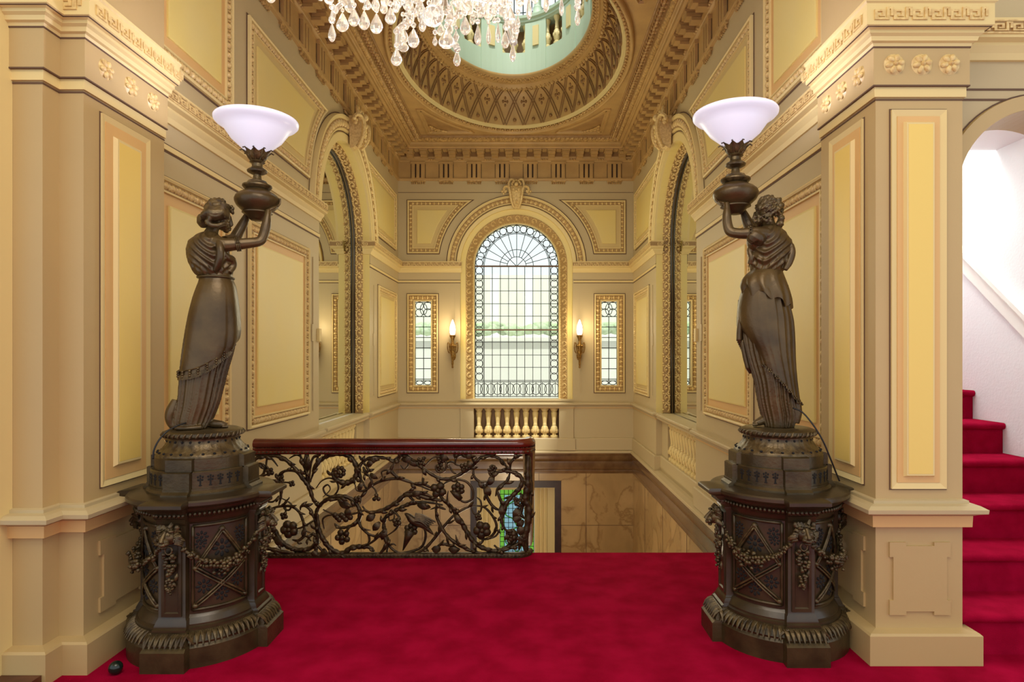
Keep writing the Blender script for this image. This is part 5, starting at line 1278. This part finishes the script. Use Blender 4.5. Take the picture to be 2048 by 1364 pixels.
# sloping part of the rail going down the flight, seen edge on
mb = MB()
for k in range(12):
    pass
sl = [(.0, RY+.10, 0), (.0, RY+2.6, -1.5)]
mb.loft([[(x+a, y, z+b) for a, b in ((-.05, .87), (-.03, .91), (.03, .91), (.05, .87), (.03, .80), (-.03, .80))] for x, y, z in sl]); mb.build('sloping_handrail', 'mahogany', rl, ang=40)
mb = MB(); mb.loft([[(x+a, y, z+b) for a, b in ((-.025, 0), (-.025, .035), (.025, .035), (.025, 0))] for x, y, z in sl])
for k in range(9):
    t = k/8; y = RY+.15+t*2.1; z = -(y-RY-.1)*.6
    mb.tube([(-.02, y+b, z+c) for b, c in cr([(0, .03), (.10, .2), (.02, .38), (-.08, .45), (-.05, .6), (.06, .7), (.0, .80)], 4)], .015, 6)
mb.build('sloping_scrollwork', 'iron', rl)
CV = [  # (points in the enlarged photo, thickness)
 ([(110,222),(250,226),(330,235),(400,285),(470,370),(510,425),(535,500),(562,548)], 9, 13),
 ([(510,400),(535,330),(570,270),(620,232),(700,218),(770,240),(808,310),(795,375),(740,405),(680,385),(655,345),(665,310)], 9, 17),
 ([(505,420),(492,340),(482,280),(488,215)], 8, 13), ([(505,420),(478,330),(455,270),(442,212)], 4, 8), ([(515,410),(515,350),(525,270),(545,232),(585,225)], 4, 8),
 ([(375,248),(420,225),(455,245),(475,310)], 5, 5), ([(470,345),(500,255),(500,215)], 5, 5),
 ([(140,330),(165,368),(205,350),(215,305),(185,285),(150,300)], 6, 9), ([(135,320),(150,270),(190,235),(250,226)], 8, 9),
 ([(135,365),(210,385),(290,395),(322,430),(320,500),(308,548)], 7, 9), ([(300,390),(325,340),(380,322),(440,335),(470,372)], 6, 8), ([(300,300),(265,255),(235,240),(225,300),(245,330)], 6, 5),
 ([(318,480),(280,520),(230,512),(210,480),(240,455)], 5, 5), ([(318,500),(360,520),(390,545),(375,578),(345,570),(345,535),(372,505),(375,495)], 5, 5),
 ([(225,600),(270,565),(340,550),(400,555),(445,590),(470,650),(480,700),(520,722)], 6, 8),
 ([(180,510),(200,590),(250,660),(290,730),(330,790),(400,830),(480,835),(545,800),(552,755),(525,735),(500,760),(515,780)], 14, 10),
 ([(90,640),(160,760),(220,805),(300,830),(420,850)], 9, 12), ([(225,800),(205,750),(210,730)], 8, 3), ([(400,765),(440,770),(480,730),(468,670)], 7, 9), ([(350,560),(350,600),(350,630)], 5, 5),
 ([(455,575),(460,550),(490,548),(525,580),(545,640)], 6, 9),
 ([(552,845),(560,780),(548,680),(545,610),(575,545),(640,500),(720,490),(790,520),(828,585),(815,650),(760,685),(700,690),(665,665)], 9, 12),
 ([(560,600),(570,690),(600,765),(650,825),(720,852),(780,815),(850,810),(900,815),(925,840)], 14, 12),
 ([(545,440),(580,395),(630,375),(675,395),(688,445),(655,490),(610,480),(592,440),(620,418),(635,450),(590,497)], 5, 5),
 ([(600,570),(660,595),(730,605),(800,595),(870,575),(905,590)], 7, 5), ([(600,700),(590,640),(620,615),(660,610)], 5, 5),
 ([(640,520),(700,505),(745,540),(760,580)], 6, 12), ([(822,620),(835,690),(880,735),(885,790),(840,820)], 7, 6), ([(822,640),(850,690),(905,702)], 8, 4), ([(822,680),(880,730),(940,748),(1000,745)], 6, 7),
 ([(848,550),(890,590),(980,575),(1060,530),(1130,475),(1200,480),(1290,505),(1360,515)], 9, 15), ([(1130,480),(1170,520),(1150,540)], 9, 4), ([(1110,470),(1160,455),(1240,468),(1300,490)], 5, 9),
 ([(830,540),(845,480),(900,425),(980,388),(1080,378),(1180,410),(1290,455)], 6, 9), ([(1180,405),(1240,410),(1300,440)], 10, 6), ([(1235,420),(1232,385),(1236,372)], 7, 7),
 ([(805,410),(815,445),(860,450),(900,425),(912,395),(885,345),(845,330)], 6, 6), ([(870,440),(835,380),(825,310),(860,260),(930,240),(1010,250),(1050,260)], 10, 8), ([(1000,245),(1060,270),(1090,235),(1100,215)], 8, 7), ([(840,260),(820,230)], 9, 4), ([(860,340),(890,320),(880,290),(930,270)], 9, 5), ([(850,300),(870,350),(905,360)], 9, 5),
 ([(1050,255),(1110,225),(1170,265),(1250,320),(1340,372),(1420,372),(1500,332),(1540,305),(1570,275),(1610,240),(1680,232),(1735,255),(1768,300),(1775,345)], 9, 9),
 ([(1110,215),(1160,255),(1200,285)], 8, 8), ([(1060,265),(1035,320),(1090,372),(1190,405)], 10, 6), ([(975,368),(968,335),(1005,322),(1040,350),(1060,368)], 5, 5), ([(1090,285),(1115,312),(1140,290),(1138,270)], 4, 4),
 ([(1320,450),(1360,510),(1420,570),(1480,660),(1520,730),(1570,795),(1640,832),(1720,842),(1795,805),(1832,755),(1810,712),(1775,725),(1775,765),(1800,770)], 14, 10),
 ([(1345,440),(1380,400),(1440,378),(1510,390),(1552,440),(1552,500),(1510,522),(1470,505),(1455,470)], 6, 7), ([(1395,455),(1390,520),(1420,560),(1440,590)], 4, 8),
 ([(1325,500),(1320,600),(1350,680),(1400,750),(1470,800),(1560,842),(1660,852)], 8, 10), ([(1000,850),(1010,780),(985,720),(985,640),(1030,600),(1090,565),(1160,538),(1260,530),(1360,548)], 9, 11), ([(880,800),(940,755),(985,700)], 5, 8),
 ([(1280,575),(1330,560),(1380,575)], 3, 8), ([(1170,860),(1250,820),(1330,730),(1400,645),(1460,590),(1540,552),(1600,545)], 9, 6), ([(1190,688),(1235,695),(1250,750),(1225,815),(1160,845),(1080,856),(1020,815),(1040,798),(1060,810)], 7, 7),
 ([(985,720),(1005,790),(960,855)], 12, 9), ([(1015,600),(1030,580),(1060,600),(1085,640),(1060,700),(1000,745)], 6, 6), ([(1020,600),(1020,640),(1050,630),(1050,580)], 4, 4),
 ([(1315,825),(1350,800),(1400,805),(1470,835)], 7, 11), ([(1520,815),(1465,790),(1445,730)], 10, 4), ([(1270,845),(1240,815),(1265,830)], 6, 5), ([(1540,550),(1565,600),(1605,580),(1605,520),(1575,490)], 5, 5),
 ([(1540,555),(1620,560),(1680,620),(1705,690),(1670,750),(1615,768),(1575,745)], 6, 8), ([(1700,690),(1735,725)], 8, 3), ([(1590,580),(1592,620)], 5, 5), ([(1560,300),(1560,355),(1600,395),(1650,395)], 6, 8), ([(1620,415),(1640,490),(1685,560),(1735,585)], 8, 8),
 ([(1640,420),(1680,350),(1750,325),(1830,338),(1870,380),(1850,440),(1800,490),(1762,545),(1740,620),(1750,680),(1790,722)], 10, 12), ([(1700,490),(1718,435),(1770,395),(1792,340)], 7, 9), ([(1710,450),(1735,520),(1765,565)], 7, 10),
 ([(1795,330),(1795,280),(1825,245),(1870,225)], 6, 9), ([(1910,225),(1905,330),(1905,420),(1890,500),(1915,570),(1900,690),(1875,770),(1895,840)], 17, 17), ([(1920,240),(1925,500),(1900,640),(1905,840)], 10, 12),
 ([(1690,800),(1740,832),(1820,805),(1880,750),(1925,600),(1905,500)], 9, 8), ([(1855,470),(1880,520),(1860,600),(1890,640)], 10, 10), ([(1250,290),(1295,245),(1350,232),(1385,270),(1375,320),(1335,330),(1318,295),(1340,280)], 6, 6),
 ([(1440,290),(1448,240),(1490,222),(1540,235),(1560,280)], 6, 8), ([(1400,285),(1425,330),(1450,345)], 5, 5), ([(1395,310),(1385,285),(1420,270),(1450,290),(1500,300)], 5, 5),
 ([(600,840),(560,800),(545,845)], 8, 6), ([(330,400),(365,402),(400,405)], 4, 5), ([(225,285),(245,305),(260,330)], 4, 5), ([(900,425),(925,450),(940,495)], 4, 5), ([(1500,332),(1505,315),(1500,300)], 5, 5), ([(1350,232),(1345,270),(1345,300)], 4, 5), ([(545,640),(450,690),(385,695)], 5, 5), ([(665,665),(700,700),(725,745)], 5, 6), ([(1640,760),(1700,740),(1730,690)], 5, 5), ([(1420,830),(1440,790),(1500,820)], 6, 6), ([(1850,830),(1860,760),(1885,700)], 9, 9)]
mb = MB(); rn = random.Random(11); 
def leafb(M, X, Y_, a, L, w, z=0.):
    x, _, zz_ = rp(X, Y_); L /= 828.; w /= 828.; ca, sa = math.cos(a), -math.sin(a)
    rows = []
    for i in range(6):
        t = i/5; ww = w*math.sin(PI*min(1, t*.93+.07))**.8+.001; cx_, cz_ = x+ca*L*t, zz_+sa*L*t
        rows.append([(cx_-sa*s_*ww, RY-(.012+.018*math.sin(PI*t)+(.008 if s_ == 0 else 0))+z+q, cz_+ca*s_*ww) for s_, q in ((-1, 0), (0, 0), (1, 0), (0, .012))])
    M.loft(rows)
for i, (pts, w0, w1) in enumerate(CV):
    dz = (-.016, .012, -.004, .02)[i % 4]
    P = [rp(x, y, dz) for x, y in pts]; P = cr(P, 6); m = len(P); 
    rr = []
    for k in range(m):
        t = k/(m-1); w = w0+(w1-w0)*t; w *= (1+.16*math.sin(k*1.9)*(w > 8)); w *= min(1, .45+2.2*t) * min(1, .35+2.6*(1-t)); rr.append(w*1.28/828.)
    mb.tube(P, rr, 8)
sc = mb.build('scrollwork', 'iron', rl, smooth=True)
for (X, Y_) in ((215,385),(320,440),(308,548),(515,430),(530,480),(550,545),(250,690),(330,790),(545,620),(570,700),(620,790),(720,850),(820,620),(850,555),(1060,530),(1140,480),(1290,500),(1420,568),(1480,665),(1530,740),(1330,600),(1400,750),(985,720),(1010,640),(1090,565),(1260,530),(1540,300),(1560,280),(1735,255),(1200,285),(1735,590),(1750,680),(1905,500),(1895,640),(1330,735),(1000,745),(910,400)):
    pass
mb = MB()
for pts, w0, w1 in CV:
    if max(w0, w1) < 8: continue
    Q = cr([(float(x), float(y)) for x, y in pts], 5)
    for k in range(4, len(Q)-3, 5):
        a = math.atan2(Q[k+1][1]-Q[k-1][1], Q[k+1][0]-Q[k-1][0]); s_ = rn.choice((-1, 1)); leafb(mb, Q[k][0], Q[k][1], a+s_*.45, rn.uniform(38, 62), rn.uniform(7, 11))
for X, Y_, a, L, w in ((880,300,-.9,70,18),(900,340,.6,60,16),(850,390,1.9,70,16),(1100,250,0,80,20),(1140,250,.6,80,18),(960,245,3.0,80,18),(930,600,2.5,70,24),(960,650,2.2,70,22),(1000,690,1.9,80,22),(1160,480,-.3,80,20),(1200,540,.2,90,20),(1440,600,1.0,80,18),(1350,820,3.1,60,24),(1400,820,.2,70,20),(1690,360,2.2,70,20),(1640,420,1.2,70,22),(1740,540,1.5,80,24),(1820,600,1.0,70,26),(1850,560,2,70,26),(1880,640,2.5,60,22),(700,520,.4,90,24),(750,560,1.2,60,22),(500,330,-1.5,110,16),(530,330,-1.0,120,14),(290,740,.9,90,20),(250,690,.2,60,18),(600,820,1.2,60,24),(560,830,2.2,50,20),(1300,200,0,60,20),(1340,225,.4,70,20),(1500,220,.3,60,18),(1520,260,.9,60,16),(1860,800,-1.3,90,28),(1870,740,-1.8,80,24)):
    leafb(mb, X, Y_, a, L, w)
mb.build('scroll_leaves', 'iron', rl)
def lumps(name, pts, m='iron', par=rl):
    M = MB()
    for i, (X, Y_, r, d) in enumerate(pts):
        x, y, z = rp(X, Y_, -d/828.); r /= 828.; M.ell((x, y, z), (r, r*.8, r), 9, 6, wob=.12, seed=i)
    return M.build(name, m, par, smooth=True)
for X, Y_ in ((1230, 270), (1680, 315), (245, 460), (1845, 515), (325, 375)):
    lumps('grape_bunch', [(X+rn.uniform(-28, 28)*(1-.4*k/22), Y_-26+k*2.6+rn.uniform(-6, 6), 10.5, rn.uniform(5, 22)) for k in range(22)])
def flower(X, Y_, R_, n=5, pr=.55):
    P = [(X+R_*.6*math.cos(2*PI*k/n+.5), Y_+R_*.6*math.sin(2*PI*k/n+.5), R_*pr, 12) for k in range(n)]+[(X, Y_, R_*.3, 30)]
    lumps('flower', P)
for a in ((385, 695, 52, 5), (1335, 445, 48, 4), (1615, 700, 52, 5), (705, 330, 45, 8, .35), (725, 745, 52, 5, .4), (1160, 700, 46, 6, .42), (1460, 440, 46, 6, .42), (350, 610, 24, 4), (1070, 650, 28, 4), (260, 330, 26, 4), (1345, 300, 24, 4), (400, 405, 20, 4), (940, 495, 26, 3), (1590, 620, 22, 4), (1500, 300, 28, 4), (1800, 740, 34, 5), (1350, 255, 26, 4), (820, 505, 24, 4)): flower(*a)
lumps('basket', [(675+k*14, 620+(k % 3-1)*14, 19, 10) for k in range(8)])
mb = MB(); T3 = [rp(*p, -.02) for p in ((1160, 700), (1140, 750), (1110, 830))]; mb.tube(T3, [.045, .028, .004], 10); mb.build('trumpet_flower', 'iron', rl, smooth=True)
mb = MB(); T3 = [rp(*p, -.02) for p in ((1410, 450), (1450, 470), (1480, 505))]; mb.tube(T3, [.003, .03, .02], 8)
mb.build('trumpet_flower', 'iron', rl, smooth=True)
mb = MB(); P = cr([rp(*p, -.045) for p in ((1125, 588), (1150, 605), (1172, 628), (1205, 645), (1250, 668), (1300, 715), (1325, 745))], 4); m = len(P)
mb.tube(P, [(.002+.030*math.sin(PI*min(1, (k/(m-1))*1.15))**.8) for k in range(m)], 10); c = rp(1160, 612, -.045); mb.ell(c, (.02, .018, .018), 10, 7); bd_ = mb.build('bird', 'iron', rl, smooth=True)
mb = MB()
for s_ in range(5):
    P = cr([rp(x, y, -.065-.004*s_) for x, y in ((1195, 590+s_*9), (1240, 600+s_*9), (1325-s_*12, 640+s_*8))], 4); mb.tube(P, [.012]*(len(P)-3)+[.010, .007, .003], 6)
mb.build('wing', 'iron', bd_)

# ------------------------------------------------------------------ wall lights
def sconce(x, label):
    u = px(x); th = thing('wall_light', (u, YB-.0, pz(730)), label, 'wall light', 'flame wall lights beside the window')
    mb = MB(); cy = YB-.13
    mb.lathe([(.012, pz(732)), (.02, pz(727)), (.016, pz(722)), (.028, pz(712)), (.034, pz(704)), (.022, pz(700)), (.045, pz(695)), (.05, pz(691)), (.03, pz(687)), (.02, pz(684)), (.03, pz(678)), (.05, pz(674)), (.055, pz(671)), (.03, pz(670))], (u, cy), 20); mb.ell((u, cy, pz(734)), (.018, .018, .02), 8, 6)
    for q in range(8):
        a = q*PI/4; mb.ell((u+.05*math.cos(a), cy+.05*math.sin(a), pz(692)), (.014, .014, .018), 6, 4); mb.tube([(u+r*math.cos(a), cy+r*math.sin(a), pz(y)) for r, y in ((.02, 712), (.05, 704), (.06, 698), (.045, 694))], .006, 5)
    mb.build('body', 'brass', th, ang=50)
    mb = MB()
    for s_ in (-1, 1):
        mb.tube([(u+s_*a, cy+.02, pz(y)) for a, y in cr([(.02, 700), (.06, 706), (.09, 698), (.085, 686), (.06, 688), (.06, 696)], 4)], .009, 6)
    mb.tube([(u, YB-.005, pz(715)), (u, YB-.06, pz(722)), (u, YB-.10, pz(712)), (u, cy, pz(704))], .014, 8); mb.bump(u, pz(712), .045, .08, .03, 0, 12, 0, TB)
    mb.build('bracket', 'brass', th, ang=50)
    mb = MB(); mb.lathe([(.03, pz(671)), (.048, pz(666)), (.052, pz(659)), (.042, pz(652)), (.022, pz(645)), (.004, pz(640))], (u, cy), 20); mb.build('flame_bulb', 'bulb', th, smooth=True)
    light('wall_light_bulb', 'POINT', (u, cy-.09, pz(656)), 9, (1, .82, .55), .06)
sconce(907, 'gilt wall light with glowing flame bulb left of the arched window'); sconce(1158, 'gilt wall light with glowing flame bulb right of the arched window')

# ------------------------------------------------------------------ crystal chandelier
CHX, CHY = -.35, 2.2
ch = thing('chandelier', (CHX, CHY, 2.6), 'large crystal chandelier hanging over the landing at the top', 'chandelier')
mb = MB(); mb.lathe([(.02, 5.3), (.02, 3.6), (.06, 3.5), (.1, 3.35), (.05, 3.25), (.04, 3.05), (.12, 2.98), (.14, 2.92), (.06, 2.86), (.03, 2.8)], (CHX, CHY), 20); mb.lathe([(.10, 5.32), (.10, 5.28), (.03, 5.2)], (CHX, CHY), 20)
mb.build('frame', 'brass', ch, ang=40)
for k in range(10):
    a = 2*PI*k/10; mb = MB(); mb.tube([(CHX+r*math.cos(a), CHY+r*math.sin(a), z) for r, z in cr([(.08, 3.120), (.2, 2.980), (.38, 2.970), (.52, 3.060), (.56, 3.140)], 5)], .012, 8); mb.lathe([(.005, 3.110), (.05, 3.140), (.055, 3.150), (.012, 3.160)], (CHX+.56*math.cos(a), CHY+.56*math.sin(a)), 12); ar = mb.build('arm', 'crystal', ch, smooth=True)
    mb = MB(); mb.lathe([(.012, 3.160), (.012, 3.230), (.018, 3.250), (.012, 3.280), (.002, 3.300)], (CHX+.56*math.cos(a), CHY+.56*math.sin(a)), 10); mb.build('candle_bulb', 'bulb', ar, smooth=True)
DR = [(664,46,84,16),(685,25,64,26),(708,16,53,23),(728.5,21,60,23),(753,26,68,26),(751,-10,23,18),(781,14,49,23),(806,53,88,22),(827,56,96,24),(807,80,104,22),(793,96,132,23),(846,5,49,23),(858,12,53,20),(700,-12,26,23),(658,-20,9,20),(542,-25,6,20),(795,-15,18,20),(904,10,53,19),(930.5,32,70,21),(882,46,72,18),(893,58,98,33),(914,98,133,15),(955.5,49,91,14),(977,49,89,10),(996,46,86,11),(1010.5,61,97,17),(1025.5,86,124,13),(977,-5,42,22),(1021,14,51,22),(1092,-14,25,12),(1123,-8,32,10),(1155,14,52,11),(1058,-8,40,12),(937,-8,30,20),(989,33,47,10),
 (685,-18,12,18),(725,-22,6,18),(770,-22,16,18),(815,-15,22,20),(835,-20,10,18),(872,-22,14,20),(890,-12,30,18),(915,-20,16,20),(955,-18,22,18),(1000,-20,20,20),(1040,-18,14,16),(865,0,40,16),(820,8,52,18),(845,30,64,15),(900,40,70,14),(840,-4,30,20),(858,-12,20,22),(880,8,40,18),(920,4,38,20),(962,8,36,16),(1005,4,34,16),(1036,30,58,10),(945,18,50,12),(870,70,92,10),(812,34,60,14),(792,0,26,14),(768,0,28,16),(735,-4,20,16),(1070,-16,8,14),(1012,40,62,12),(986,0,30,18),(899,22,50,20),(912,60,84,12)]
rn = random.Random(4)
for i, (x, y0, y1, w) in enumerate(DR):
    dx = (x-CX)*CHY/F-CHX; R_ = .58 if i < 35 else rn.uniform(.15, .5); dy = math.sqrt(max(.02, R_*R_-min(dx*dx, R_*R_*.9)))*(1 if i % 2 else -1)*(.6 if i < 35 else .8)
    Y = CHY+dy; k = Y/F; X = (x-CX)*k; z1, z0 = EYE+(CY-y0)*k, EYE+(CY-y1)*k; H = z1-z0; w_ = w*.5*k; a = rn.uniform(0, PI)
    n = 8; mb = MB()
    TTd = (lambda X, Y, a: lambda u, v, n_: (X+u, Y+v*.55, n_))(X, Y, a)
    mb.lathe([(.001, z1), (w_*.28, z1-H*.12), (w_*.62, z1-H*.33), (w_*.93, z1-H*.55), (w_, z1-H*.68), (w_*.85, z1-H*.83), (w_*.5, z1-H*.95), (.001, z0)], (0, 0), 10, T=TTd)
    mb.ell((X, Y, z1+.009), (.008, .006, .009), 6, 4); mb.tube([(X, Y, z1+.012), (X, Y, z1+.045)], .0012, 4); mb.ell((X, Y, z1+.05), (.010, .007, .010), 8, 5)
    mb.build('crystal_drop', 'crystal', ch)
mb = MB(); k = 1.8/F; c = ((866-CX)*k, 1.8, EYE+(CY-32)*k); mb.lathe([(.001, -.012), (.02, -.014), (.030, -.006), (.032, 0), (.030, .006), (.02, .014), (.001, .012)], (0, 0), 16, T=lambda u, v, n: (c[0]+u, c[1]+n, c[2]+v)); mb.build('crystal_disc', 'crystal', ch)
for pts in (((688, 4), (670, 20), (664, 40)), ((812, 44), (797, 60), (795, 92)), ((1008, 20), (1016, 50), (1026, 84)), ((1028, 48), (1032, 62), (1028, 84)), ((640, -6), (590, -14), (550, -20)), ((1150, -12), (1156, 4), (1155, 14)), ((905, 84), (912, 92), (914, 98)), ((760, -10), (790, -6), (830, 0)), ((940, -6), (980, 2), (1010, 4))):
    mb = MB(); mb.tube(cr([((x-CX)*2.0/F, 2.0, EYE+(CY-y)*2.0/F) for x, y in pts], 4), .009, 7)
    for x, y in pts: mb.ell(((x-CX)*2.0/F, 2.0, EYE+(CY-y)*2.0/F), (.012, .012, .012), 8, 5)
    mb.build('crystal_arm', 'crystal', ch, smooth=True)
